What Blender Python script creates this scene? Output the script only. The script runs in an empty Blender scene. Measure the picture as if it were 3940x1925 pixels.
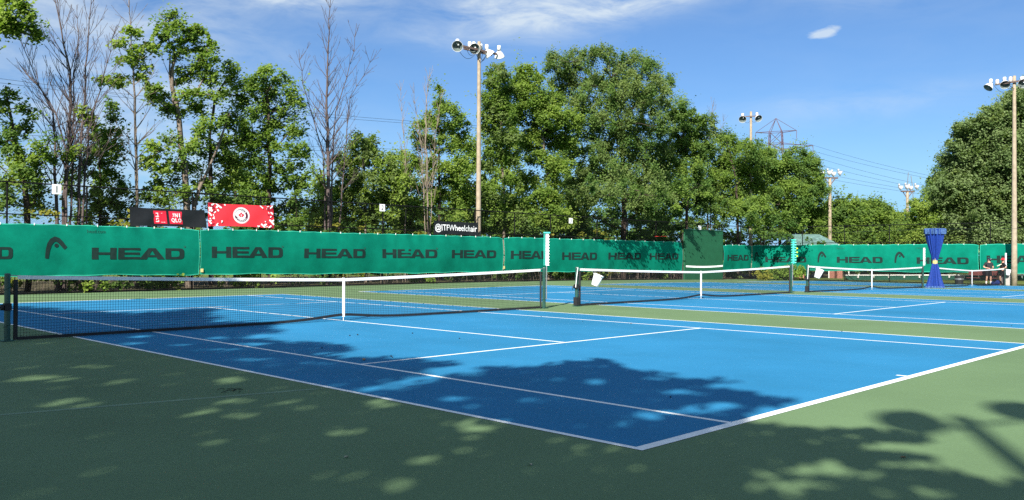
import bpy, bmesh, math, random
import numpy as np
from mathutils import Vector, Matrix
R_ = math.radians
sc = bpy.context.scene
col = sc.collection
random.seed(7)

# ------------------------------------------------------------------ camera
FOC, CU, CV = 3291.26, 1970.0, 962.5          # focal length and centre in photo pixels (3940 wide)
CAM = np.array([-5.1618, -15.6221, 1.4350])
RT = np.array([0.70209507, -0.71207177, 0.00403844])
UP = np.array([-0.00712784, -0.00135673, 0.99997368])
FW = np.array([0.71204755, 0.70210537, 0.00602809])
cd = bpy.data.cameras.new('camera'); cam = bpy.data.objects.new('camera', cd); col.objects.link(cam)
cd.sensor_width = 36.0; cd.lens = FOC / 3940 * 36; cd.clip_start = 0.05; cd.clip_end = 3000
cam.matrix_world = Matrix(((RT[0], UP[0], -FW[0], CAM[0]), (RT[1], UP[1], -FW[1], CAM[1]), (RT[2], UP[2], -FW[2], CAM[2]), (0, 0, 0, 1)))
sc.camera = cam

# ------------------------------------------------------------------ light, sky, exposure
SUN_EL, SUN_AZ = R_(33.5), R_(61.6)           # shadows run towards azimuth 61.6 deg (from +Y towards +X)
SUN = np.array([-math.sin(SUN_AZ) * math.cos(SUN_EL), -math.cos(SUN_AZ) * math.cos(SUN_EL), math.sin(SUN_EL)])
sl = bpy.data.lights.new('sun', 'SUN'); sl.energy = 4.9; sl.angle = R_(0.55); sl.color = (1.0, 0.955, 0.88)
so = bpy.data.objects.new('sun', sl); col.objects.link(so)
so.rotation_euler = Vector(SUN).to_track_quat('Z', 'Y').to_euler()
so.location = (-20, -25, 30)
sc.view_settings.view_transform = 'Standard'; sc.view_settings.look = 'None'
sc.view_settings.exposure = 1.16; sc.view_settings.gamma = 1.0
w = bpy.data.worlds.new('World'); sc.world = w; w.use_nodes = True
nt = w.node_tree; nt.nodes.clear()
N = nt.nodes.new; L = nt.links.new
def wm(op, a, b=None, c=None):
    n = N('ShaderNodeMath'); n.operation = op
    for i, x in enumerate((a, b, c)):
        if x is None: continue
        if isinstance(x, (int, float)): n.inputs[i].default_value = x
        else: L(x, n.inputs[i])
    return n.outputs[0]
out = N('ShaderNodeOutputWorld'); bg = N('ShaderNodeBackground'); bg.inputs[1].default_value = 0.10
sky = N('ShaderNodeTexSky'); sky.sky_type = 'NISHITA'; sky.sun_disc = False
sky.sun_elevation = SUN_EL; sky.sun_rotation = SUN_AZ + math.pi
sky.altitude = 100; sky.air_density = 1.0; sky.dust_density = 0.55; sky.ozone_density = 2.2
tc = N('ShaderNodeTexCoord'); sx = N('ShaderNodeSeparateXYZ'); L(tc.outputs['Generated'], sx.inputs[0])
az = wm('ARCTAN2', sx.outputs[0], sx.outputs[1]); el = wm('ARCSINE', sx.outputs[2])
def spot(a, e, sa, se, amp, tilt=0.0):         # a seen or added cloud around one direction of the sky (degrees)
    da = wm('SUBTRACT', az, R_(a)); de = wm('SUBTRACT', el, R_(e))
    de = wm('SUBTRACT', de, wm('MULTIPLY', da, tilt))
    x = wm('ADD', wm('POWER', wm('ABSOLUTE', wm('DIVIDE', da, R_(sa))), 2.0), wm('POWER', wm('ABSOLUTE', wm('DIVIDE', de, R_(se))), 2.0))
    return wm('MULTIPLY', wm('EXPONENT', wm('MULTIPLY', x, -1.0)), amp)
banks_and_fill = [spot(-118, 34, 60, 30, 1.5), spot(-60, 55, 50, 25, 0.9), spot(150, 40, 60, 25, 0.8), spot(31.5, 16.6, 5.0, 1.0, 1.0, 0.03), spot(45.5, 15.9, 4.6, 1.5, 1.05, -0.05), spot(54, 16.6, 5.5, 1.1, 1.0, 0.14), spot(72, 17.0, 8.0, 1.5, 0.5, 0.05),  # leading clouds are unseen, added outside the view to lift and neutralise ambient light
         spot(20, 14.0, 9.0, 4.0, 0.62), spot(21, 6.0, 12, 4.0, 0.62), spot(40, 14.3, 5, 1.0, 0.28, -0.12), spot(66, 9.3, 9, 0.9, 0.26, 0.05), spot(24, 9.5, 5, 1.4, 0.25, -.1)]
acc = banks_and_fill[0]
for b in banks_and_fill[1:]: acc = wm('ADD', acc, b)
mp = N('ShaderNodeCombineXYZ'); L(wm('MULTIPLY', az, 14.0), mp.inputs[0]); L(wm('MULTIPLY', el, 42.0), mp.inputs[1])
nz = N('ShaderNodeTexNoise'); nz.inputs['Scale'].default_value = 0.75; nz.inputs['Detail'].default_value = 9; nz.inputs['Roughness'].default_value = 0.62; nz.inputs['Distortion'].default_value = 0.5
L(mp.outputs[0], nz.inputs['Vector'])
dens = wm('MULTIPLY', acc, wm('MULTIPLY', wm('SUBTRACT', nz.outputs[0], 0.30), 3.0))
puff_n = N('ShaderNodeTexNoise'); puff_n.inputs['Scale'].default_value = 3.4; puff_n.inputs['Detail'].default_value = 7; puff_n.inputs['Roughness'].default_value = 0.6; puff_n.inputs['Distortion'].default_value = 0.4; L(mp.outputs[0], puff_n.inputs['Vector'])
puff_e = wm('ADD', spot(65.1, 13.75, 1.0, 0.36, 0.78, 0.08), spot(65.95, 13.98, 0.85, 0.38, 0.60, 0.22))
puff = wm('MULTIPLY', wm('SUBTRACT', wm('ADD', puff_e, wm('MULTIPLY', puff_n.outputs[0], 1.15)), 0.98), 1.5)
puff = wm('MINIMUM', wm('MAXIMUM', wm('MULTIPLY', puff, wm('GREATER_THAN', puff_e, 0.02)), 0.0), 0.70)
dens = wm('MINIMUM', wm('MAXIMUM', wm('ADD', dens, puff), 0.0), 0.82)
mx = N('ShaderNodeMix'); mx.data_type = 'RGBA'
vz = wm('MAXIMUM', sx.outputs[2], 0.085); vc = N('ShaderNodeCombineXYZ'); L(sx.outputs[0], vc.inputs[0]); L(sx.outputs[1], vc.inputs[1]); L(vz, vc.inputs[2]); L(vc.outputs[0], sky.inputs[0])
tint = N('ShaderNodeMix'); tint.data_type = 'RGBA'; tint.blend_type = 'MULTIPLY'; tint.inputs['Factor'].default_value = 1; L(sky.outputs[0], tint.inputs[6]); tint.inputs[7].default_value = (0.305, 0.430, 0.580, 1)
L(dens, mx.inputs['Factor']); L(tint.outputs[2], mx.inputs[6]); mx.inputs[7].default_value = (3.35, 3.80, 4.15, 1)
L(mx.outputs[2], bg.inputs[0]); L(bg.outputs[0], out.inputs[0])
cy = sc.cycles
cy.max_bounces = 6; cy.diffuse_bounces = 3; cy.glossy_bounces = 2; cy.transmission_bounces = 3; cy.transparent_max_bounces = 8
cy.use_denoising = False
cy.sample_clamp_indirect = 4.0

# ------------------------------------------------------------------ pixel rays -> points on real planes
def ray(u, v): return FW + RT * (u - CU) / FOC + UP * (CV - v) / FOC
def onY(u, v, Y): d = ray(u, v); return CAM + d * (Y - CAM[1]) / d[1]
def onX(u, v, X): d = ray(u, v); return CAM + d * (X - CAM[0]) / d[0]
def atd(u, v, D): d = ray(u, v); return CAM + d * D / math.hypot(d[0], d[1])
GX = [-1e4, 26, 34, 40, 48, 56, 1e4]; GZ = [0, 0, -.06, -.14, -.24, -.36, -.36]
def gz(x): return float(np.interp(x, GX, GZ))

# ------------------------------------------------------------------ materials
MATS = {}
def mat(name, c, rough=0.7, spec=0.3, metal=0.0, var=0.12, scale=6.0, bump=0.0, c2=None, trans=None):
    m = bpy.data.materials.new(name); m.use_nodes = True; t = m.node_tree; p = t.nodes['Principled BSDF']
    p.inputs['Roughness'].default_value = rough; p.inputs['Metallic'].default_value = metal; p.inputs['Specular IOR Level'].default_value = spec
    tc = t.nodes.new('ShaderNodeTexCoord'); n = t.nodes.new('ShaderNodeTexNoise')
    n.inputs['Scale'].default_value = scale; n.inputs['Detail'].default_value = 6; n.inputs['Roughness'].default_value = 0.65
    t.links.new(tc.outputs['Object'], n.inputs['Vector'])
    r = t.nodes.new('ShaderNodeValToRGB'); r.color_ramp.elements[0].position = 0.3; r.color_ramp.elements[1].position = 0.7
    a = c; b = c2 if c2 else c
    r.color_ramp.elements[0].color = (*[x * (1 - var) for x in a], 1); r.color_ramp.elements[1].color = (*[min(1, x * (1 + var)) for x in b], 1)
    t.links.new(n.outputs[0], r.inputs[0]); t.links.new(r.outputs[0], p.inputs['Base Color'])
    if bump:
        bp = t.nodes.new('ShaderNodeBump'); bp.inputs['Strength'].default_value = bump; bp.inputs['Distance'].default_value = 0.02
        t.links.new(n.outputs[0], bp.inputs['Height']); t.links.new(bp.outputs[0], p.inputs['Normal'])
    if trans:
        tr = t.nodes.new('ShaderNodeBsdfTranslucent'); t.links.new(r.outputs[0], tr.inputs[0])
        ms = t.nodes.new('ShaderNodeMixShader'); ms.inputs[0].default_value = trans
        t.links.new(p.outputs[0], ms.inputs[1]); t.links.new(tr.outputs[0], ms.inputs[2])
        t.links.new(ms.outputs[0], t.nodes['Material Output'].inputs[0])
    MATS[name] = m; return m

def court_mat(name, c, wear):
    # acrylic sports coating: broad faded areas, fine grain, pale scuff flecks, dark specks
    m = bpy.data.materials.new(name); m.use_nodes = True; t = m.node_tree; p = t.nodes['Principled BSDF']
    p.inputs['Roughness'].default_value = 0.78; p.inputs['Specular IOR Level'].default_value = 0.22
    tc = t.nodes.new('ShaderNodeTexCoord')
    def noise(s, d, rgh=0.6, st=None):
        n = t.nodes.new('ShaderNodeTexNoise'); n.inputs['Scale'].default_value = s; n.inputs['Detail'].default_value = d; n.inputs['Roughness'].default_value = rgh
        if st:
            mpn = t.nodes.new('ShaderNodeMapping'); mpn.inputs['Scale'].default_value = st; t.links.new(tc.outputs['Object'], mpn.inputs[0]); t.links.new(mpn.outputs[0], n.inputs['Vector'])
        else: t.links.new(tc.outputs['Object'], n.inputs['Vector'])
        return n.outputs[0]
    def ramp(x, lo, hi, a, b):
        r = t.nodes.new('ShaderNodeValToRGB'); r.color_ramp.elements[0].position = lo; r.color_ramp.elements[1].position = hi
        r.color_ramp.elements[0].color = (*a, 1); r.color_ramp.elements[1].color = (*b, 1); t.links.new(x, r.inputs[0]); return r.outputs[0]
    def mix(f, a, b, mode='MIX'):
        n = t.nodes.new('ShaderNodeMix'); n.data_type = 'RGBA'; n.blend_type = mode
        if isinstance(f, (int, float)): n.inputs['Factor'].default_value = f
        else: t.links.new(f, n.inputs['Factor'])
        t.links.new(a, n.inputs[6])
        if isinstance(b, tuple): n.inputs[7].default_value = (*b, 1)
        else: t.links.new(b, n.inputs[7])
        return n.outputs[2]
    base = ramp(noise(0.35, 5), 0.3, 0.72, [x * 0.90 for x in c], [min(1, x * 1.09 + .004) for x in c])
    stain = ramp(noise(0.16, 8, 0.72, (1, .55, 1)), 0.50, 0.64, (1, 1, 1), (0.89, 0.90, 0.88)); base = mix(1.0, base, stain, 'MULTIPLY')
    scuff = ramp(noise(1.0, 6, 0.7, (.6, 2.6, 1)), 0.60, 0.74, (1, 1, 1), (1.12, 1.10, 1.07)); base = mix(1.0, base, scuff, 'MULTIPLY')
    grain = ramp(noise(38, 4, 0.8), 0.25, 0.75, (0.86, 0.86, 0.86), (1.12, 1.12, 1.12))
    x = mix(1.0, base, grain, 'MULTIPLY')
    fl = t.nodes.new('ShaderNodeTexVoronoi'); fl.inputs['Scale'].default_value = 2.6
    mpn = t.nodes.new('ShaderNodeMapping'); mpn.inputs['Scale'].default_value = (1.0, 1.7, 1); t.links.new(tc.outputs['Object'], mpn.inputs[0]); t.links.new(mpn.outputs[0], fl.inputs['Vector'])
    dist = ramp(fl.outputs['Distance'], 0.012, 0.030, (1, 1, 1), (0, 0, 0))
    keep = ramp(noise(0.9, 3), 0.48, 0.60, (0, 0, 0), (wear, wear, wear))
    f = mix(1.0, dist, keep, 'MULTIPLY')
    x = mix(f, x, tuple(min(1, v * 1.5 + 0.12) for v in c))
    dk = t.nodes.new('ShaderNodeTexVoronoi'); dk.inputs['Scale'].default_value = 1.25; t.links.new(tc.outputs['Object'], dk.inputs['Vector'])
    x = mix(ramp(dk.outputs['Distance'], 0.008, 0.013, (0.7, 0.7, 0.7), (0, 0, 0)), x, (0.02, 0.025, 0.03))
    t.links.new(x, p.inputs['Base Color'])
    bp = t.nodes.new('ShaderNodeBump'); bp.inputs['Strength'].default_value = 0.25; bp.inputs['Distance'].default_value = 0.004
    t.links.new(noise(120, 3, 0.7), bp.inputs['Height']); t.links.new(bp.outputs[0], p.inputs['Normal'])
    MATS[name] = m; return m

def leaf_mat(name, dark, light, trans=0.32):
    m = bpy.data.materials.new(name); m.use_nodes = True; t = m.node_tree; p = t.nodes['Principled BSDF']
    at = t.nodes.new('ShaderNodeAttribute'); at.attribute_name = 'tint'
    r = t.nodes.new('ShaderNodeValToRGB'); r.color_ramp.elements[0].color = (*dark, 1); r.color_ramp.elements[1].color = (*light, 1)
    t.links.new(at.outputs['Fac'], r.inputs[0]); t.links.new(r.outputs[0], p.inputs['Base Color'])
    p.inputs['Roughness'].default_value = 0.6; p.inputs['Specular IOR Level'].default_value = 0.12
    tr = t.nodes.new('ShaderNodeBsdfTranslucent'); mxc = t.nodes.new('ShaderNodeMix'); mxc.data_type = 'RGBA'; mxc.blend_type = 'MULTIPLY'; mxc.inputs['Factor'].default_value = 1
    t.links.new(r.outputs[0], mxc.inputs[6]); mxc.inputs[7].default_value = (1.3, 1.5, 0.6, 1); t.links.new(mxc.outputs[2], tr.inputs[0])
    ms = t.nodes.new('ShaderNodeMixShader'); ms.inputs[0].default_value = trans
    t.links.new(p.outputs[0], ms.inputs[1]); t.links.new(tr.outputs[0], ms.inputs[2]); t.links.new(ms.outputs[0], t.nodes['Material Output'].inputs[0])
    MATS[name] = m; return m

court_mat('court_blue', (0.0185, 0.180, 0.352), 0.4)
court_mat('court_green', (0.120, 0.194, 0.089), 0.3)
mat('line_white', (0.85, 0.87, 0.83), 0.7, var=0.10, scale=5)
mat('line_faded', (0.170, 0.255, 0.150), 0.8, var=0.2, scale=3)
mat('grass', (0.085, 0.125, 0.028), 0.9, 0.1, var=0.35, scale=1.3, bump=0.4, c2=(0.13, 0.16, 0.04))
mat('soil', (0.055, 0.042, 0.028), 0.95, 0.1, var=0.5, scale=2.2, bump=0.6, c2=(0.085, 0.075, 0.04))
mat('black_vinyl', (0.008, 0.008, 0.009), 0.8, 0.1, var=0.2)
mat('black_net', (0.010, 0.011, 0.012), 0.8, 0.2, var=0.1)
mat('black_band', (0.016, 0.016, 0.018), 0.6, 0.3, var=0.3, scale=14)
mat('post_green', (0.014, 0.055, 0.042), 0.35, 0.5, var=0.25, scale=9)
mat('white_tape', (0.74, 0.74, 0.73), 0.75, var=0.1, scale=22, bump=0.3)
mat('steel', (0.42, 0.43, 0.44), 0.4, 0.5, 0.8, var=0.15)
mat('rusty_steel', (0.11, 0.075, 0.065), 0.75, 0.3, var=0.35, scale=12)
mat('screen_green', (0.002, 0.160, 0.105), 0.85, 0.05, var=0.16, scale=1.8, bump=0.35, trans=0.10)
mat('screen_hem', (0.03, 0.36, 0.25), 0.8, 0.15, var=0.15)
mat('print_dark', (0.011, 0.027, 0.024), 0.85, 0.1, var=0.2, scale=5)
mat('print_faint', (0.012, 0.095, 0.066), 0.85, 0.1, var=0.2)
mat('banner_black', (0.010, 0.011, 0.013), 0.6, 0.3, var=0.3, scale=3)
mat('banner_red', (0.72, 0.035, 0.05), 0.65, 0.25, var=0.08, scale=2)
mat('logo_red', (0.62, 0.02, 0.045), 0.7, 0.2, var=0.05)
mat('print_white', (0.80, 0.79, 0.79), 0.7, 0.2, var=0.04)
mat('print_maroon', (0.09, 0.018, 0.035), 0.7, 0.2, var=0.1)
mat('print_pink', (0.78, 0.42, 0.44), 0.7, 0.2, var=0.05)
mat('print_deepred', (0.30, 0.012, 0.03), 0.7, 0.2, var=0.1)
mat('wall_green', (0.012, 0.085, 0.040), 0.7, 0.25, var=0.14, scale=2.0, bump=0.1)
mat('pole_wood', (0.27, 0.215, 0.150), 0.85, 0.15, var=0.16, scale=3.5, bump=0.3, c2=(0.31, 0.255, 0.185))
mat('lamp_white', (0.74, 0.73, 0.72), 0.4, 0.4, var=0.06)
mat('lamp_grey', (0.36, 0.37, 0.38), 0.5, 0.3, var=0.12)
mat('lamp_pinkish', (0.62, 0.52, 0.48), 0.5, 0.3, var=0.12)
mat('lamp_inner', (0.10, 0.125, 0.12), 0.35, 0.5, var=0.3, scale=5)
mat('lamp_glass', (0.45, 0.47, 0.46), 0.15, 0.8, var=0.3)
mat('cable_black', (0.012, 0.014, 0.018), 0.5, 0.3)
mat('tower_steel', (0.10, 0.065, 0.085), 0.6, 0.3, var=0.2)
mat('bucket_white', (0.78, 0.78, 0.79), 0.4, 0.4, var=0.04)
mat('turquoise', (0.05, 0.50, 0.38), 0.4, 0.4, var=0.1)
mat('ball_yellow', (0.48, 0.62, 0.05), 0.85, 0.1, var=0.1)
mat('curtain_blue', (0.006, 0.030, 0.190), 0.7, 0.25, var=0.35, scale=16, bump=0.3)
mat('curtain_pale', (0.045, 0.095, 0.22), 0.8, 0.2, var=0.5, scale=14)
mat('tie_yellow', (0.62, 0.52, 0.16), 0.7, 0.2, var=0.15)
mat('skin', (0.50, 0.27, 0.19), 0.55, 0.35, var=0.06)
mat('cloth_black', (0.016, 0.016, 0.018), 0.85, 0.15, var=0.3, scale=8)
mat('cloth_charcoal', (0.024, 0.024, 0.027), 0.85, 0.15, var=0.3, scale=8)
mat('cap_navy', (0.012, 0.014, 0.030), 0.8, 0.2)
mat('cap_red', (0.62, 0.018, 0.03), 0.75, 0.2)
mat('sock_white', (0.72, 0.71, 0.68), 0.9, 0.1)
mat('hair_grey', (0.10, 0.085, 0.075), 0.8, 0.2, var=0.3, scale=30)
mat('bag_blue', (0.012, 0.030, 0.150), 0.7, 0.3, var=0.6, scale=9)
mat('bench_brown', (0.14, 0.040, 0.034), 0.6, 0.3, var=0.25, scale=5)
mat('cabinet_grey', (0.33, 0.31, 0.29), 0.7, 0.3, var=0.08)
mat('bin_dark', (0.018, 0.020, 0.020), 0.6, 0.3, var=0.3)
mat('brick', (0.30, 0.135, 0.10), 0.85, 0.15, var=0.35, scale=14)
mat('roof_green', (0.115, 0.20, 0.185), 0.5, 0.4, var=0.4, scale=2.5)
mat('timber_grey', (0.30, 0.28, 0.25), 0.9, 0.1, var=0.3, scale=4)
mat('timber_dark', (0.05, 0.042, 0.036), 0.9, 0.1, var=0.3, scale=4)
mat('board_green', (0.020, 0.085, 0.055), 0.7, 0.2, var=0.2)
mat('white_paint', (0.74, 0.73, 0.68), 0.6, 0.3, var=0.12)
mat('tag_yellow', (0.62, 0.50, 0.22), 0.7, 0.2)
mat('red_strap', (0.60, 0.05, 0.035), 0.6, 0.3)
mat('bark_dark', (0.050, 0.038, 0.030), 0.95, 0.1, var=0.45, scale=7, bump=0.5)
mat('bark_grey', (0.120, 0.092, 0.070), 0.95, 0.1, var=0.4, scale=7, bump=0.5, c2=(0.16, 0.13, 0.105))
mat('bark_red', (0.088, 0.068, 0.064), 0.9, 0.1, var=0.3, scale=7)
mat('bark_pale', (0.205, 0.165, 0.130), 0.9, 0.1, var=0.3, scale=7)
mat('acorn', (0.22, 0.15, 0.09), 0.7, 0.2, var=0.3)
mat('debris_dark', (0.018, 0.016, 0.014), 0.9, 0.1)
mat('leaf_dry', (0.42, 0.40, 0.30), 0.8, 0.1)
leaf_mat('leaf_maple', (0.088, 0.158, 0.028), (0.205, 0.285, 0.056), .50)
leaf_mat('leaf_deep', (0.054, 0.116, 0.027), (0.135, 0.205, 0.048), .45)
leaf_mat('leaf_bright', (0.130, 0.205, 0.034), (0.260, 0.335, 0.070), .52)
leaf_mat('leaf_olive', (0.084, 0.134, 0.038), (0.172, 0.226, 0.068), .44)
leaf_mat('leaf_yellow', (0.150, 0.165, 0.024), (0.270, 0.260, 0.045), .45)
leaf_mat('leaf_silver', (0.086, 0.138, 0.046), (0.200, 0.262, 0.108), .42)

# ------------------------------------------------------------------ mesh helpers
class MB:
    def __init__(s): s.v = []; s.f = []
    def add(s, vs, fs):
        k = len(s.v); s.v.extend([tuple(map(float, p)) for p in vs]); s.f.extend([tuple(k + i for i in f) for f in fs]); return s
    def quad(s, a, b, c, d): return s.add([a, b, c, d], [(0, 1, 2, 3)])
    def box(s, lo, hi, M=None):
        x0, y0, z0 = lo; x1, y1, z1 = hi
        vs = [(x0, y0, z0), (x1, y0, z0), (x1, y1, z0), (x0, y1, z0), (x0, y0, z1), (x1, y0, z1), (x1, y1, z1), (x0, y1, z1)]
        if M is not None: vs = [M @ Vector(p) for p in vs]
        return s.add(vs, [(3, 2, 1, 0), (4, 5, 6, 7), (0, 1, 5, 4), (1, 2, 6, 5), (2, 3, 7, 6), (3, 0, 4, 7)])
    def tube(s, pts, rad, n=6, cap=True):
        pts = [np.array(p, float) for p in pts]; m = len(pts)
        rad = list(rad) if hasattr(rad, '__len__') else [rad] * m
        k = len(s.v); prev = None
        for i, p in enumerate(pts):
            d = pts[min(i + 1, m - 1)] - pts[max(i - 1, 0)]; d = d / (np.linalg.norm(d) + 1e-12)
            if prev is None:
                a = np.array([0, 0, 1.]) if abs(d[2]) < 0.9 else np.array([1., 0, 0])
                x = np.cross(a, d)
            else: x = prev - d * (prev @ d)
            x = x / (np.linalg.norm(x) + 1e-12); prev = x; y = np.cross(d, x)
            for j in range(n):
                t = 2 * math.pi * j / n; q = p + (x * math.cos(t) + y * math.sin(t)) * rad[i]; s.v.append((q[0], q[1], q[2]))
        for i in range(m - 1):
            for j in range(n):
                a = k + i * n + j; b = k + i * n + (j + 1) % n; s.f.append((a, b, b + n, a + n))
        if cap: s.f.append(tuple(k + j for j in range(n))[::-1]); s.f.append(tuple(k + (m - 1) * n + j for j in range(n)))
        return s
    def lathe(s, prof, n=16, M=None, closed=False):     # prof [(r,z)...]
        k = len(s.v)
        for r, z in prof:
            for j in range(n):
                t = 2 * math.pi * j / n; p = Vector((r * math.cos(t), r * math.sin(t), z))
                if M is not None: p = M @ p
                s.v.append(tuple(p))
        for i in range(len(prof) - 1):
            for j in range(n):
                a = k + i * n + j; b = k + i * n + (j + 1) % n; s.f.append((a, b, b + n, a + n))
        if closed: s.f.append(tuple(k + j for j in range(n))[::-1]); s.f.append(tuple(k + (len(prof) - 1) * n + j for j in range(n)))
        return s
    def build(s, name, m, parent=None, smooth=False, bevel=0):
        me = bpy.data.meshes.new(name); me.from_pydata(s.v, [], s.f); me.update()
        o = bpy.data.objects.new(name, me); col.objects.link(o)
        ms = m if isinstance(m, (list, tuple)) else [m]
        for x in ms: me.materials.append(MATS[x])
        if smooth: me.polygons.foreach_set('use_smooth', [True] * len(me.polygons))
        if bevel:
            b = o.modifiers.new('bevel', 'BEVEL'); b.width = bevel; b.segments = 2
        if parent is not None: put(o, parent)
        return o
def put(o, parent):
    o.parent = parent
    o.matrix_parent_inverse = Matrix.Identity(4) if parent.parent else parent.matrix_basis.inverted()
def empty(name, loc=(0, 0, 0)):
    o = bpy.data.objects.new(name, None); col.objects.link(o); o.location = loc; o.empty_display_size = 0.3; return o
def tag(o, label, cat, group=None, kind=None):
    if label: o['label'] = label
    if cat: o['category'] = cat
    if group: o['group'] = group
    if kind: o['kind'] = kind
    return o
def structure(o): o['kind'] = 'structure'; return o
def text_mesh(body, bold=0.0):
    c = bpy.data.curves.new('t', 'FONT'); c.body = body; c.size = 1; c.resolution_u = 3; c.offset = bold
    o = bpy.data.objects.new('t', c); col.objects.link(o)
    me = bpy.data.meshes.new_from_object(o.evaluated_get(bpy.context.evaluated_depsgraph_get()))
    vs = [(v.co.x, v.co.y) for v in me.vertices]; fs = [tuple(p.vertices) for p in me.polygons]
    bpy.data.objects.remove(o); bpy.data.curves.remove(c); bpy.data.meshes.remove(me)
    x0 = min(v[0] for v in vs); x1 = max(v[0] for v in vs); y0 = min(v[1] for v in vs); y1 = max(v[1] for v in vs)
    return [((x - x0) / (x1 - x0), (y - y0) / (y1 - y0)) for x, y in vs], fs, (x1 - x0) / (y1 - y0)

# ================================================================== SETTING: ground, courts, painted lines
FAR, RIGHT = 17.42, 56.0                      # fence lines
def sheet(name, m, x0, x1, y0, y1, dz, ny=1, kind='structure'):
    xs = sorted({x0, x1, *[k for k in GX if x0 < k < x1]}); b = MB(); ys = np.linspace(y0, y1, ny + 1)
    for i in range(len(xs) - 1):
        for j in range(ny):
            a, c = xs[i], xs[i + 1]; e, f = ys[j], ys[j + 1]
            b.quad((a, e, gz(a) + dz), (c, e, gz(c) + dz), (c, f, gz(c) + dz), (a, f, gz(a) + dz))
    o = b.build(name, m); o['kind'] = kind; return o
sheet('ground', 'grass', -1600, 1600, -1600, 1600, -0.05)
sheet('court_surface', 'court_green', -13.5, RIGHT - 0.35, -24.0, FAR - 0.12, 0.0, 2)
sheet('soil_strip', 'soil', -16, 90, FAR - 0.12, 34, -0.03)
S_ = 14.23
COURTS = [k * S_ for k in range(4)]
for X in COURTS:
    sheet('tennis_court', 'court_blue', X, X + 10.97, -11.885, 11.885, 0.002, 3)
def lines(X):
    b = MB()
    def seg(x0, x1, y0, y1):
        xs = sorted({x0, x1, *[k for k in GX if x0 < k < x1]})
        for i in range(len(xs) - 1):
            a, c = xs[i], xs[i + 1]; z = 0.0035
            b.quad((a, y0, gz(a) + z), (c, y0, gz(c) + z), (c, y1, gz(c) + z), (a, y1, gz(a) + z))
    W = 0.062; H = 11.885
    seg(X, X + W, -H + .1, H - .1); seg(X + 10.97 - W, X + 10.97, -H + .1, H - .1)
    seg(X, X + 10.97, -H, -H + .1); seg(X, X + 10.97, H - .1, H)
    s0, s1 = X + 1.372, X + 9.598
    seg(s0, s0 + W, -H + .1, H - .1); seg(s1 - W, s1, -H + .1, H - .1)
    seg(s0 + W, s1 - W, -6.40, -6.34); seg(s0 + W, s1 - W, 6.34, 6.40)
    seg(X + 5.454, X + 5.516, -6.34, -.02); seg(X + 5.454, X + 5.516, .02, 6.34)
    seg(X + 5.454, X + 5.516, -H + .1, -H + .22); seg(X + 5.454, X + 5.516, H - .22, H - .1)
    o = b.build('court_lines', 'line_white'); o['kind'] = 'structure'
for X in COURTS: lines(X)
o = MB().quad((-3.3, -7.02, .0015), (-0.10, -7.78, .0015), (-0.10, -7.69, .0015), (-3.3, -6.94, .0015)).build('faded_line', 'line_faded'); o['kind'] = 'structure'

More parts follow.
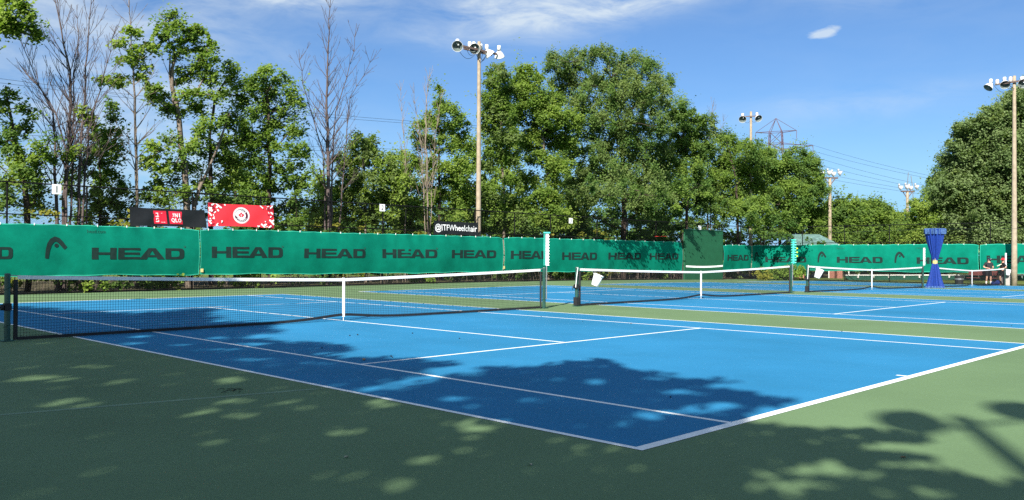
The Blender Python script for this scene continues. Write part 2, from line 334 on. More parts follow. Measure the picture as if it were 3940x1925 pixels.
# ================================================================== NETS
def make_net(X, label):
    zb = gz(X + 5.485); g = empty('tennis_net', (X + 5.485, 0, zb)); tag(g, label, 'tennis net', 'tennis nets across the four courts')
    xl, xr, xc = X - (1.01 if X == 0 else 0.95), X + 11.92, X + 5.485
    zl, zr = gz(xl), gz(xr)
    def base(x): return gz(x)
    def top(x):
        t = abs(x - xc) / 6.43; return base(x) + 0.914 + 0.156 * (0.72 * t + 0.28 * t * t)
    def bot(x):
        d = abs(x - xc); return base(x) + 0.012 + 0.095 * math.exp(-(d / 0.85) ** 1.5)
    for px, s in ((xl, 1), (xr, -1)):
        z = gz(px); b = MB()
        b.lathe([(0.046, z), (0.046, z + 1.09), (0.040, z + 1.105), (0.0, z + 1.108)], 14, Matrix.Translation((px, 0, 0)))
        b.box((px - .085, -.085, z), (px + .085, .085, z + .022))
        for a in range(3):                     # lacing cord wound round the post
            zz = z + .18 + .3 * a
            b.tube([(px + .05 * math.cos(t), .05 * math.sin(t), zz + .018 * t) for t in np.linspace(0, 6.3, 13)], .006, 4)
        b.build('post', 'post_green', g, smooth=False)
    n0, n1 = xl + (0.15 if X == 0 else .16), xr - 0.16
    MB().tube([(n0 - .03, 0, gz(xl) + .02), (n0 - .03, 0, gz(xl) + 1.0)], .034, 8).build('side_sleeve', 'black_band', g)
    MB().tube([(n1 + .03, 0, gz(xr) + .02), (n1 + .03, 0, gz(xr) + 1.0)], .026, 8).build('side_sleeve', 'black_band', g)
    MB().tube([(xl, 0, zl + 1.075), (n0, 0, top(n0) - .004)], .008, 6).build('net_cable', 'steel', g); MB().tube([(xr, 0, zr + 1.075), (n1, 0, top(n1) - .004)], .008, 6).build('net_cable', 'steel', g)
    # cords
    b = MB(); r = 0.0027; sp = 0.046
    nx = int((n1 - n0) / sp)
    def cord(p, q, r):
        p = np.array(p); q = np.array(q); d = q - p; d /= np.linalg.norm(d)
        side = np.cross(d, [0, 1, 0]); side /= np.linalg.norm(side); k = len(b.v)
        for c in (p, q):
            b.v.append(tuple(c + side * r)); b.v.append(tuple(c - side * r * .5 + np.array([0, r * .87, 0]))); b.v.append(tuple(c - side * r * .5 - np.array([0, r * .87, 0])))
        for j in range(3): b.f.append((k + j, k + (j + 1) % 3, k + 3 + (j + 1) % 3, k + 3 + j))
    sw = lambda x, z: 0.02 * math.sin(x * 1.7) * math.sin((z - base(x)) * 3.1)
    for i in range(nx + 1):
        x = n0 + (n1 - n0) * i / nx; zt, zz = top(x) - .03, bot(x) + .02; zm = (zt + zz) / 2
        cord((x, sw(x, zz), zz), (x, sw(x, zm), zm), r); cord((x, sw(x, zm), zm), (x, sw(x, zt), zt), r)
    nh = 21; xs = np.linspace(n0, n1, 49)
    for j in range(1, nh):
        f = j / nh
        for i in range(48):
            x, y = xs[i], xs[i + 1]; za = bot(x) + .02 + (top(x) - .05 - bot(x)) * f; zc = bot(y) + .02 + (top(y) - .05 - bot(y)) * f
            cord((x, sw(x, za), za), (y, sw(y, zc), zc), r)
    b.build('net_mesh', 'black_net', g)
    def band(name, m, zf, h, th, n=64):
        bb = MB(); xx = np.linspace(n0, n1, n + 1); k = 0
        for i, x in enumerate(xx):
            z = zf(x); y = sw(x, z); bb.v += [(x, y - th, z - h), (x, y - th, z), (x, y + th, z), (x, y + th, z - h)]
        for i in range(n):
            a = 4 * i
            for j in range(4): bb.f.append((a + j, a + (j + 1) % 4, a + 4 + (j + 1) % 4, a + 4 + j))
        bb.f += [(0, 1, 2, 3), tuple(4 * n + j for j in (3, 2, 1, 0))]
        return bb.build(name, m, g)
    band('headband', 'white_tape', lambda x: top(x) + .004, .062, .011)
    band('bottom_band', 'black_band', lambda x: bot(x) + .052, .052, .009)
    z = base(xc); sb = MB(); sb.box((xc - .026, -.016, z + .085), (xc + .026, .016, z + .93)); sb.tube([(xc, 0, z + .0), (xc, 0, z + .10)], .007, 5)
    sb.build('centre_strap', 'white_tape', g)
    return g
NETS = [make_net(COURTS[0], 'nearest tennis net, stretched across the shaded blue court on the left'),
        make_net(COURTS[1], 'tennis net with a tilted white bucket hung beside its crank and thin rope'),
        make_net(COURTS[2], 'tennis net whose right post stands beside the tied blue curtain'),
        make_net(COURTS[3], 'farthest tennis net, in front of the two men in black')]
def crank(net, px, side, rope=True):
    z = gz(px); b = MB()
    b.box((px - .05, -.06, z + .50), (px + .05, .06, z + .62)); b.lathe([(0, 0), (.05, 0), (.05, .04), (0, .04)], 12, Matrix.Translation((px + side * .10, 0, z + .555)) @ Matrix.Rotation(R_(90), 4, 'Y'))
    b.tube([(px + side * .04, 0, z + .555), (px + side * .17, 0, z + .555), (px + side * .17, 0, z + .47)], .012, 6)
    b.build('crank', 'black_band', net)
    if rope: MB().box((px - .066, -.062, z + .03), (px + .066, .062, z + .26)).build('ratchet_box', 'black_band', net)
    if rope: MB().tube([(px - .005, -.05, z + 1.10), (px + side * .10, -.08, z + .80), (px + side * .13, -.08, z + .575), (px + side * .13, -.08, z + .54)], .010, 6).build('rope', 'white_tape', net)
crank(NETS[0], COURTS[0] - 1.01, -1, False); crank(NETS[1], COURTS[1] - .95, -1); crank(NETS[2], COURTS[2] - .95, -1)

# ------------------------------------------------------------------ buckets hung on the nets
def bucket(px, pz, tilt, yaw, label, y=-.19, s=1.0):
    g = empty('bucket', (px, y, pz)); tag(g, label, 'bucket', 'white buckets hung on the nets')
    M = Matrix.Translation((px, y, pz)) @ Matrix.Rotation(tilt, 4, 'Y') @ Matrix.Rotation(R_(14) * yaw, 4, 'X') @ Matrix.Scale(s, 4)
    MB().lathe([(0, -.17), (.098, -.17), (.104, -.165), (.138, .155), (.132, .157), (.099, -.158), (0, -.158)], 24, M).build('body', 'bucket_white', g, smooth=True)
    MB().lathe([(.139, .118), (.153, .120), (.155, .160), (.139, .170), (.131, .166), (.131, .157)], 24, M).build('rim', 'bucket_white', g, smooth=True)
    p0, p1 = M @ Vector((-.152, 0, .14)), M @ Vector((.152, 0, .14))
    MB().tube([p0, (px - .05, y + .12, pz + .25), (px + .03, y + .16, pz + .27), (px + .10, y + .12, pz + .22), p1], .005, 5).build('handle', 'steel', g)
bucket(COURTS[1] - .95 + .66, .73, R_(16), 1, 'tilted white bucket hanging on the net with the crank and rope')
bucket(COURTS[2] - .95 + .60, gz(29) + .76, R_(17), 1, 'tilted white bucket on the middle-distance net, left of the blue curtain', s=1.1)
bucket(COURTS[3] + 11.92 - .02, gz(55) + .83, R_(4), .5, 'upright white bucket beside the man in the red cap', s=1.05)

# ------------------------------------------------------------------ score keepers on the right posts
def notch_strip(b, M, wdt, hgt, n, th=.006):
    # a plate with round notches down one edge
    pts = [(-wdt / 2, 0), (wdt / 2, 0)]; p = hgt / n; rr = p * .30
    for i in range(n):
        zc = p * (i + .5)
        pts.append((wdt / 2, zc - rr))
        for t in np.linspace(-80, 80, 6): pts.append((wdt / 2 - rr * math.cos(R_(t)), zc + rr * math.sin(R_(t))))
        pts.append((wdt / 2, zc + rr))
    pts += [(wdt / 2, hgt), (-wdt / 2, hgt)]
    # split into cells against the straight edge so that every face stays simple
    left = [(-wdt / 2, z) for x, z in pts[1:-1]]; right = pts[1:-1]
    f = [M @ Vector((x, -th, z)) for x, z in left] + [M @ Vector((x, -th, z)) for x, z in right]; m = len(left)
    bk = [M @ Vector((x, th, z)) for x, z in left] + [M @ Vector((x, th, z)) for x, z in right]
    fs = []
    for i in range(m - 1):
        if abs(right[i + 1][1] - right[i][1]) < 1e-6: continue
        fs.append((i, m + i, m + i + 1, i + 1)); fs.append((2 * m + i + 1, 3 * m + i + 1, 3 * m + i, 2 * m + i))
        fs.append((m + i, 3 * m + i, 3 * m + i + 1, m + i + 1)); fs.append((i + 1, 2 * m + i + 1, 2 * m + i, i))
    b.add(f + bk, fs)
def prongs(b, M, hgt, n, out, r):
    for i in range(n):
        z = hgt * (i + .5) / n
        b.lathe([(r * .35, 0), (r * .5, out * .5), (r, out), (r * .8, out)], 8, M @ Matrix.Translation((0, 0, z)) @ Matrix.Rotation(R_(-78), 4, 'Y'))
YAWC = math.atan2(RT[1], RT[0])
def score_keeper(X, label, style):
    px = X + 11.92 + (.08 if style != 'far' else .03); z = gz(px); g = empty('score_keeper', (px, -.02, z)); tag(g, label, 'score keeper', 'score keepers on the right net posts')
    MB().tube([(px, -.02, z + .25), (px, -.02, z + 2.0)], .014, 8).build('pole', 'steel', g)
    M = Matrix.Translation((px, -.05, z + 1.16)) @ Matrix.Rotation(YAWC, 4, 'Z')
    if style == 'cups':
        b = MB(); prongs(b, M, .88, 9, -.10, .036); b.build('cup_row', 'turquoise', g)
        b = MB(); prongs(b, M @ Matrix.Rotation(math.pi, 4, 'Z'), .88, 9, -.09, .036); b.build('cup_row', 'turquoise', g)
        MB().box((-.032, -.012, 0), (.032, .012, .90), M).box((-.10, -.05, .895), (.09, .05, .93), M).build('plate', 'turquoise', g)
        for i, zz in enumerate((.35, .50, .65)):
            c = M @ Vector((.135, -.02, zz - .07))
            prof = [(.034 * math.sin(t), -.034 * math.cos(t)) for t in np.linspace(0.01, math.pi - .01, 9)]
            o = MB().lathe(prof, 12, Matrix.Translation(c)).build('tennis_ball', 'ball_yellow', smooth=True)
            tag(o, ['yellow tennis ball, lowest of three in the turquoise score keeper', 'yellow tennis ball, middle of three in the turquoise score keeper', 'yellow tennis ball, topmost of three in the turquoise score keeper'][i], 'tennis ball', 'tennis balls in the score keeper')
        return
    b = MB(); wdt = .095 if style == 'near' else .10; notch_strip(b, M, wdt, .87, 11); pl = b.build('plate', 'bucket_white', g)
    if style == 'near':
        b = MB(); M2 = M @ Matrix.Translation((-.075, .03, 0)) @ Matrix.Rotation(R_(62), 4, 'Z'); notch_strip(b, M2, .09, .87, 11); prongs(b, M2, .87, 11, -.07, .024); b.build('side_plate', 'turquoise', g)
        MB().box((-.11, -.04, .872), (.07, .05, .905), M).build('cap', 'turquoise', g)
    if style in ('near',):
        b = MB()
        for i, ch in enumerate(['1', '2', '3', '4', '5', '6', '7']):
            vs, fs, asp = text_mesh(ch); h = .058; wd = min(h * asp, .042); z0 = .235 + i * .079
            b.add([M @ Vector((-.022 - wd / 2 + x * wd, -.010, z0 + y * h)) for x, y in vs], fs)
        b.build('numerals', 'print_dark', pl)
score_keeper(COURTS[0], 'white numbered score keeper on the right post of the nearest net', 'near')
score_keeper(COURTS[1], 'turquoise cup score keeper holding three yellow balls', 'cups')
score_keeper(COURTS[2], 'plain white notched score keeper just left of the blue curtain', 'far')
score_keeper(COURTS[3], 'white notched score keeper between the man in red cap and the thick pole', 'far')

# ================================================================== FENCES
ZTOP = lambda x: 3.915 - .0047 * x
def chain_link(path_pts, z0f, z1f, pitch=0.085, r=0.0016):
    # diamond wire fabric: two families of slanted wires along a straight run, real 3-sided wires
    b = MB(); p0, p1 = map(np.array, path_pts); Lr = np.linalg.norm(p1 - p0); d = (p1 - p0) / Lr; nrm = np.array([-d[1], d[0]])
    H = 4.0
    for sgn in (1, -1):
        s = -H
        while s < Lr + H:
            # wire from (s,z0) to (s+sgn*H, z0+H) clipped to the run
            a, c = s, s + sgn * H; ta, tc = 0.0, 1.0
            for lim, lo in ((0, True), (Lr, False)):
                den = c - a
                t = (lim - a) / den
                if (sgn > 0) == lo: ta = max(ta, t)
                else: tc = min(tc, t)
            if tc > ta + 1e-3:
                k = len(b.v)
                for t in (ta, tc):
                    ss = a + (c - a) * t; P = p0 + d * ss; zz = z0f(P) + (z1f(P) - z0f(P)) * t
                    b.v += [(P[0], P[1], zz + r * 1.2), (P[0] + nrm[0] * r, P[1] + nrm[1] * r, zz - r * .6), (P[0] - nrm[0] * r, P[1] - nrm[1] * r, zz - r * .6)]
                for j in range(3): b.f.append((k + j, k + (j + 1) % 3, k + 3 + (j + 1) % 3, k + 3 + j))
            s += pitch
    return b
def make_fence(name, label, p0, p1, posts, zt, zm):
    g = empty(name, (p0[0], p0[1], gz(p0[0]))); tag(g, label, 'fence', 'chain link fences round the courts')
    p0 = np.array(p0, float); p1 = np.array(p1, float); d = (p1 - p0) / np.linalg.norm(p1 - p0); nrm = np.array([-d[1], d[0]])
    b = chain_link((p0, p1), lambda P: gz(P[0]) + .03, lambda P: zt(P[0])); b.build('chain_link', 'black_vinyl', g)
    for f, rr in ((zt, .024), (zm, .020), (lambda x: gz(x) + .05, .016)):
        pts = [(*(p0 + (p1 - p0) * t), 0) for t in np.linspace(0, 1, 9)]
        MB().tube([(x, y, f(x)) for x, y, _ in pts], rr, 8).build('rail', 'black_vinyl', g)
    for t in posts:
        P = p0 + d * t + nrm * .05; z = gz(P[0])
        MB().tube([(P[0], P[1], z - .05), (P[0], P[1], zt(P[0]) + .03)], .032, 8).build('post', 'black_vinyl', g)
    return g
far_posts = [1.6, 4.6, 7.2, 9.9 + 1.3, 14.2, 16.63 + 1.0, 20.6, 23.4, 26.6, 29.6, 32.55, 36.8, 39.9, 43.0, 46.0, 51.0, 54.0, 57.0]
make_fence('chain_link_fence', 'long black chain link fence behind the court ends, in front of the trees', (-1.0, FAR), (RIGHT, FAR), far_posts, ZTOP, lambda x: 2.82 - .0085 * x)
make_fence('chain_link_fence', 'black chain link fence behind the two men, with lawn beyond it', (RIGHT, FAR), (RIGHT, -9.0), [0.2, 3.4, 6.6, 9.8, 13.0, 16.2, 19.4, 22.6, 25.8], lambda x: 3.66, lambda x: 2.44)

# ------------------------------------------------------------------ green windscreens with printing
SY, SX = FAR - .12, RIGHT - .12               # the cloth hangs on the court side of the fence
def P_s(s): return (s, SY, 0.0, -1.0) if s <= SX else (SX, SY - (s - SX), -1.0, 0.0)
def wave(s, z): return .016 * math.sin(7.3 * s + 2.1 * math.sin(.9 * s)) * math.exp(-max(0, 2.46 - z) / .42) + .010 * math.sin(5.1 * s - 3.0 * z) * math.exp(-max(0, z - .5) / .4) + (.085 + .03 * math.sin(.9 * s)) * math.sin(math.pi * min(1, max(0, (z - .55) / 1.95))) + .020 * math.sin(4.1 * s + 1.7 * z + 1.5 * math.sin(.7 * s)) * (.4 + .6 * math.sin(.37 * s) ** 2) + .028 * math.sin(1.15 * s + .6) + .018 * math.sin(2.3 * s - 1.1 * z) + .012 * math.sin(.6 * s + 2.2 * z)
def on_cloth(s, z, off):
    x, y, nx_, ny_ = P_s(s); dd = wave(s, z) + off + .03; return (x + nx_ * dd, y + ny_ * dd, z)
def s_far(u, v=980): return onY(u, v, SY)[0]
def s_right(u, v=980): return SX + (SY - onX(u, v, SX)[1])
def z_at(s, u, v):
    if s <= SX: return onY(u, v, SY)[2]
    return onX(u, v, SX)[2]
def windscreen(label, s0, s1, zt, zb):
    x, y = P_s(s0)[:2]; g = empty('windscreen', (x, y, 0)); tag(g, label, 'windscreen', 'green windscreens on the fences')
    n = max(6, int((s1 - s0) / .1)); m = 11; ss = np.linspace(s0, s1, n + 1)
    if s0 < SX < s1: ss = np.sort(np.append(ss, SX)); n += 1
    def edge(s, z, top):
        e = min(s - s0, s1 - s); drop = .07 * math.exp(-(e / .28) ** 2); sc_ = .022 * abs(math.sin(math.pi * (s - s0) / 1.05)) + .008 * math.sin(.8 * s)
        return z - (drop + sc_ if top else -.5 * drop - .02 * math.sin(1.1 * s) + .012 * math.sin(3.3 * s))
    b = MB()
    for s in ss:
        a, c = edge(s, zb(s), False), edge(s, zt(s), True)
        for j in range(m + 1): b.v.append(on_cloth(s, a + (c - a) * j / m, 0))
    for i in range(n):
        for j in range(m): k = i * (m + 1) + j; b.f.append((k, k + m + 1, k + m + 2, k + 1))
    b.build('cloth', 'screen_green', g, smooth=True)
    b = MB()
    for i in range(n):
        for zf, top, h in ((zt, True, -.03), (zb, False, .035)):
            za, zc = edge(ss[i], zf(ss[i]), top), edge(ss[i + 1], zf(ss[i + 1]), top)
            b.quad(on_cloth(ss[i], za, .006), on_cloth(ss[i + 1], zc, .006), on_cloth(ss[i + 1], zc + h, .006), on_cloth(ss[i], za + h, .006))
    for e, q in ((s0, .03), (s1, -.03)):
        for j in range(6):
            a, c = edge(e, zb(e), False) + .036, edge(e, zt(e), True) - .031
            za, zc = a + (c - a) * j / 6, a + (c - a) * (j + 1) / 6
            b.quad(on_cloth(e, za, .006), on_cloth(e + q, za, .006), on_cloth(e + q, zc, .006), on_cloth(e, zc, .006))
    b.build('hem', 'screen_hem', g)
    for s in np.arange(s0 + .35, s1 - .2, 1.05):
        p = on_cloth(s, edge(s, zt(s), True) - .005, .01); MB().box((p[0] - .012, p[1] - .012, p[2] - .03), (p[0] + .012, p[1] + .012, p[2] + .05)).build('tie', 'white_tape', g)
    return g
def head_polys():
    q = []
    rc = lambda a, b, c, d: q.append([(a, b), (c, b), (c, d), (a, d)])
    rc(0, 0, .066, 1); rc(.186, 0, .252, 1); rc(.066, .40, .186, .60)
    rc(.270, 0, .336, 1); rc(.336, 0, .508, .20); rc(.336, .405, .500, .60); rc(.336, .80, .508, 1)
    q.append([(.498, 0), (.578, 0), (.591, .2), (.6055, .38), (.6375, .80), (.6375, 1), (.598, 1)])
    q.append([(.6375, 1), (.6375, .80), (.6695, .38), (.684, .2), (.697, 0), (.777, 0), (.677, 1)])
    q.append([(.591, .2), (.684, .2), (.6695, .38), (.6055, .38)])
    rc(.785, 0, .85, 1); o_, i_ = [], []
    for t in np.linspace(90, -90, 13):
        c, s = math.cos(R_(t)), math.sin(R_(t)); e = .55
        cx = abs(c) ** e * (1 if c >= 0 else -1); sy = abs(s) ** e * (1 if s >= 0 else -1)
        o_.append((.92 + .08 * cx, .5 + .5 * sy)); i_.append((.90 + .045 * cx, .5 + .29 * sy))
    q.append([(.85, 1), (.85, .79), i_[0], o_[0]]); q.append([(.85, .21), (.85, 0), o_[-1], i_[-1]])
    for k in range(12): q.append([o_[k], i_[k], i_[k + 1], o_[k + 1]])
    return q
def emblem_polys():
    cl = [(884, 735, 33), (893, 640, 38), (908, 545, 42), (936, 452, 46), (985, 385, 50), (1045, 352, 50), (1105, 370, 48), (1160, 420, 44), (1210, 480, 40), (1258, 535, 36)]
    P = [((x - 850) / 435, (735 - y) / 435, r / 435) for x, y, r in cl]; a, b = [], []
    for i, (x, y, r) in enumerate(P):
        x0, y0, _ = P[max(0, i - 1)]; x1, y1, _ = P[min(len(P) - 1, i + 1)]; l = math.hypot(x1 - x0, y1 - y0); nx_, ny_ = -(y1 - y0) / l, (x1 - x0) / l
        a.append((x + nx_ * r, y + ny_ * r)); b.append((x - nx_ * r, y - ny_ * r))
    q = [[a[i], b[i], b[i + 1], a[i + 1]] for i in range(len(P) - 1)]
    q.append([((1075 - 850) / 435 + .098 * math.cos(t), (735 - 480) / 435 + .092 * math.sin(t)) for t in np.linspace(0, 2 * math.pi, 15)[:-1]])
    return q
HEADP, EMBP = head_polys(), emblem_polys()
def print_on(g, polys, u0, u1, v0, v1, far, name, m='print_dark', off=.012):
    fs = s_far if far else s_right; s0, s1 = fs(u0), fs(u1); zt, zb = z_at(s0, u0, v0), z_at(s0, u0, v1)
    zt2, zb2 = z_at(s1, u1, v0), z_at(s1, u1, v1); zt = (zt + zt2) / 2; zb = (zb + zb2) / 2
    b = MB()
    for q in polys:
        vs = [on_cloth(s0 + (s1 - s0) * x, zb + (zt - zb) * y, off) for x, y in q]; b.add(vs, [tuple(range(len(vs)))])
    return b.build(name, m, g)
def word_on(g, txt, u0, u1, v0, v1, far, name, m):
    vs, fs, _ = text_mesh(txt); f = s_far if far else s_right; s0, s1 = f(u0), f(u1); zt, zb = z_at(s0, u0, v0), z_at(s0, u0, v1)
    return MB().add([on_cloth(s0 + (s1 - s0) * x, zb + (zt - zb) * y, .012) for x, y in vs], fs).build(name, m, g)
ZT = lambda s: 2.475 - .0018 * min(s, 56); ZB = lambda s: .655 - .0052 * min(s, 56)
ZTF = lambda s: 2.30 if s > 52 else ZT(s); ZBF = lambda s: .40 if s > 52 else ZB(s)
g = windscreen('leftmost green windscreen, with the arch emblem and one word', -1.2, s_far(763), ZT, ZB)
print_on(g, HEADP, -250, 46, 950, 997, True, 'lettering'); print_on(g, EMBP, 170, 255, 910, 995, True, 'emblem')
print_on(g, HEADP, 347, 703, 955, 998, True, 'lettering'); word_on(g, 'head.com', 331, 402, 883, 897, True, 'web_address', 'print_faint')
def reg(g, u, v, far, r=.035): print_on(g, [[(.5 + .5 * math.cos(t), .5 + .5 * math.sin(t)) for t in np.linspace(0, 6.28, 11)[:-1]]], u - 4, u + 4, v - 4, v + 4, far, 'trade_mark', 'print_faint')
reg(g, 705, 950, True)
g = windscreen('longest green windscreen, with four words in a row, below the red banner', s_far(767), s_far(1931), ZT, ZB)
for a, b_, c, d in ((811, 1084, 951, 992), (1164, 1400, 958, 993), (1467.5, 1673, 960, 993), (1732, 1904, 963, 993)): print_on(g, HEADP, a, b_, c, d, True, 'lettering')
reg(g, 1084, 950, True); reg(g, 1398, 956, True); reg(g, 1672, 957, True)
g = windscreen('green windscreen between the numbered score keeper and the practice wall', s_far(1936), s_far(2619), ZT, ZB)
for a, b_, c, d in ((1958, 2108, 966, 996), (2158, 2292, 972, 1000), (2334, 2459, 973, 999), (2496, 2603, 975, 999)): print_on(g, HEADP, a, b_, c, d, True, 'lettering')
g = windscreen('short green windscreen right of the practice wall, with one word', s_far(2777), s_far(2889), lambda s: 2.27, lambda s: .42)
print_on(g, HEADP, 2790, 2876, 981, 1003, True, 'lettering')
g = windscreen('green windscreen that wraps the fence corner, with repeated arch emblems, behind the blue curtain', s_far(2892), s_right(3767), ZTF, ZBF)
print_on(g, EMBP, 2899, 2915, 968, 1006, True, 'emblem')
for a, b_, c, d in ((2948, 3105, 989, 1010), (3222, 3399, 989, 1012), (3529, 3730, 991, 1016)): print_on(g, HEADP, a, b_, c, d, False, 'lettering')
for a, b_, c, d in ((3148, 3183, 967, 1010), (3444, 3485, 968, 1012)): print_on(g, EMBP, a, b_, c, d, False, 'emblem')
for a, b_, c, d in ((3221, 3253, 951, 959), (3529, 3567, 950, 958)): word_on(g, 'head.com', a, b_, c, d, False, 'web_address', 'print_faint')
g = windscreen('green windscreen at the right edge, behind the man in the red cap', s_right(3773), s_right(4160), ZTF, ZBF)
print_on(g, HEADP, 3800, 4012, 984, 1014, False, 'lettering')
for u, v, lab in ((772, 1041, 'first'), (1934, 1030, 'second')):
    p = onY(u, v, SY); o = MB().box((p[0] - .05, p[1] - .12, p[2] - .07), (p[0] + .06, p[1] - .105, p[2] + .07)).build('cloth_tag', 'tag_yellow', bevel=.004)
    tag(o, 'small yellow tag at the seam left of the longest windscreen' if u < 1000 else 'small pale tag at the seam right of the longest windscreen', 'tag', 'tags at the windscreen seams')

# ------------------------------------------------------------------ advertising banners tied to the upper fence
BY = FAR - .055
def bx(u, v): p = onY(u, v, BY); return p[0], p[2]
class Banner:
    def __init__(s, name, label, m, corners):
        s.c = [bx(*p) for p in corners]        # TL TR BR BL
        x, z = s.c[3]; s.g = empty(name, (x, BY, z)); tag(s.g, label, 'banner', 'banners tied above the green windscreens')
        b = MB(); n, k = 28, 7
        for i in range(n + 1):
            for j in range(k + 1): b.v.append(s.p(i / n, j / k, 0))
        for i in range(n):
            for j in range(k): a = i * (k + 1) + j; b.f.append((a, a + k + 1, a + k + 2, a + 1))
        b.build('cloth', m, s.g, smooth=True)
    def p(s, a, b, off):                       # a left-right, b bottom-top
        tl, tr, br, bl = s.c
        x = (bl[0] * (1 - a) + br[0] * a) * (1 - b) + (tl[0] * (1 - a) + tr[0] * a) * b
        z = (bl[1] * (1 - a) + br[1] * a) * (1 - b) + (tl[1] * (1 - a) + tr[1] * a) * b
        z -= .035 * math.sin(math.pi * a) * (2 * b - 1) + .012 * math.sin(9 * a) * b
        return (x, BY - .03 - .02 * math.sin(7 * a + 2 * b) - .014 * math.sin(15 * a - 4 * b) - off, z)
    def poly(s, b, q, a0, b0, a1, b1, off):
        vs = [s.p(a0 + (a1 - a0) * x, b0 + (b1 - b0) * y, off) for x, y in q]; b.add(vs, [tuple(range(len(vs)))])
def uv_in(bn, u, v):                           # banner coordinates of a photo point
    x, z = bx(u, v); tl, tr, br, bl = bn.c; a = (x - (tl[0] + bl[0]) / 2) / ((tr[0] + br[0]) / 2 - (tl[0] + bl[0]) / 2)
    zt = tl[1] * (1 - a) + tr[1] * a; zb = bl[1] * (1 - a) + br[1] * a; return a, (z - zb) / (zt - zb)
bn = Banner('banner', 'black banner with two red squares of white letters', 'banner_black', [(496, 795), (785, 808), (794, 878), (500, 871)])
sq = [(0, 0), (1, 0), (1, 1), (0, 1)]
for (u0, v0, u1, v1, k) in ((589.6, 811, 640.4, 863, 0), (650, 814, 700, 864.5, 1)):
    a0, b0 = uv_in(bn, u0, v1); a1, b1 = uv_in(bn, u1, v0); b = MB()
    for i in range(4):
        bn.poly(b, sq, a0 + (a1 - a0) * i / 4, b0, a0 + (a1 - a0) * (i + 1) / 4, b1, .006)
    red = b.build('logo_square', 'logo_red', bn.g)
    b = MB(); R = lambda x0, y0, x1, y1: bn.poly(b, [(x0, y0), (x1, y0), (x1, y1), (x0, y1)], a0, b0, a1, b1, .012)
    if k == 0:
        R(.17, .78, .36, .85); R(.30, .60, .36, .78); R(.14, .53, .44, .60)
        R(.60, .78, .82, .84); R(.56, .53, .86, .60)
        R(.18, .38, .44, .45); R(.18, .28, .24, .38); bn.poly(b, [(.37, .38), (.44, .38), (.38, .13), (.31, .13)], a0, b0, a1, b1, .012); R(.14, .13, .31, .20)
        R(.56, .38, .86, .45); R(.56, .11, .86, .18); R(.56, .18, .63, .38); R(.79, .18, .86, .38)
    else:
        for ch, x0, x1, y0, y1 in (('U', .12, .36, .54, .86), ('N', .44, .66, .54, .86), ('Q', .15, .40, .10, .46), ('L', .45, .64, .14, .46), ('O', .66, .90, .14, .46)):
            vs, fs, _ = text_mesh(ch, .02); b.add([bn.p(a0 + (a1 - a0) * (x0 + (x1 - x0) * x), b0 + (b1 - b0) * (y0 + (y1 - y0) * y), .012) for x, y in vs], fs)
        R(.76, .54, .83, .86)
    b.build('letters', 'print_white', red)
bn = Banner('banner', 'bright red banner with a round maple leaf badge and white corner strokes', 'banner_red', [(798, 780), (1049, 791), (1052, 879), (800, 871)])
ca, cb = uv_in(bn, 927.7, 830); ra, rb = 31.5 / 252.0, 33.5 / 89.5
def ring(name, m, r0, r1, off, a0=0, a1=360, parent=None):
    b = MB(); n = 40
    for i in range(n):
        t, u = R_(a0 + (a1 - a0) * i / n), R_(a0 + (a1 - a0) * (i + 1) / n)
        pt = lambda r, t: bn.p(ca + ra * r * math.cos(t), cb + rb * r * math.sin(t), off)
        if r0 > 0: b.add([pt(r0, t), pt(r1, t), pt(r1, u), pt(r0, u)], [(0, 1, 2, 3)])
        else: b.add([pt(0, 0), pt(r1, t), pt(r1, u)], [(0, 1, 2)])
    return b.build(name, m, parent or bn.g)
badge = ring('badge', 'print_white', 0, 1.0, .006)
ring('badge_ring', 'print_pink', .90, .94, .011, parent=badge); ring('badge_band', 'print_maroon', .53, .80, .011, parent=badge)
leaf = [(0, 1), (.12, .74), (.27, .80), (.21, .42), (.42, .62), (.48, .48), (.72, .53), (.63, .30), (.76, .20), (.36, -.12), (.42, -.28), (.05, -.20)]
q = leaf + [(-x, y) for x, y in leaf[::-1][:-1]]
b = MB(); c0 = (0, .1)
for i in range(len(q)): b.add([bn.p(ca + ra * .50 * x, cb + rb * .50 * (y - .15), .013) for x, y in (c0, q[i - 1], q[i])], [(0, 1, 2)])
b.build('maple_leaf', 'logo_red', badge)
b = MB(); c0 = (0, .02); q = [(.17 * math.sin(t), .02 + .30 * math.cos(t)) for t in np.linspace(0, 2 * math.pi, 13)[:-1]]
b.add([bn.p(ca + ra * .5 * x, cb + rb * .5 * (y), .019) for x, y in q], [tuple(range(12))[::-1]]); b.build('leaf_heart', 'print_pink', badge)
b = MB()
for word, top in (('TENNIS', True), ('CANADA', False)):
    for i, ch in enumerate(word):
        vs, fs, asp = text_mesh(ch, .015); wd = .07 if ch == 'I' else .185
        ang = R_((90 - (i - 2.5) * 20) if top else (270 + (i - 2.5) * 20)); rm = .665; h = .21
        er = (math.cos(ang), math.sin(ang)); et = (math.sin(ang), -math.cos(ang))
        if not top: er = (-er[0], -er[1]); et = (-et[0], -et[1])
        cx, cyy = rm * math.cos(ang), rm * math.sin(ang)
        b.add([bn.p(ca + ra * (cx + et[0] * (x - .5) * wd + er[0] * (y - .5) * h), cb + rb * (cyy + et[1] * (x - .5) * wd + er[1] * (y - .5) * h), .017) for x, y in vs], fs)
b.build('badge_words', 'print_white', badge)
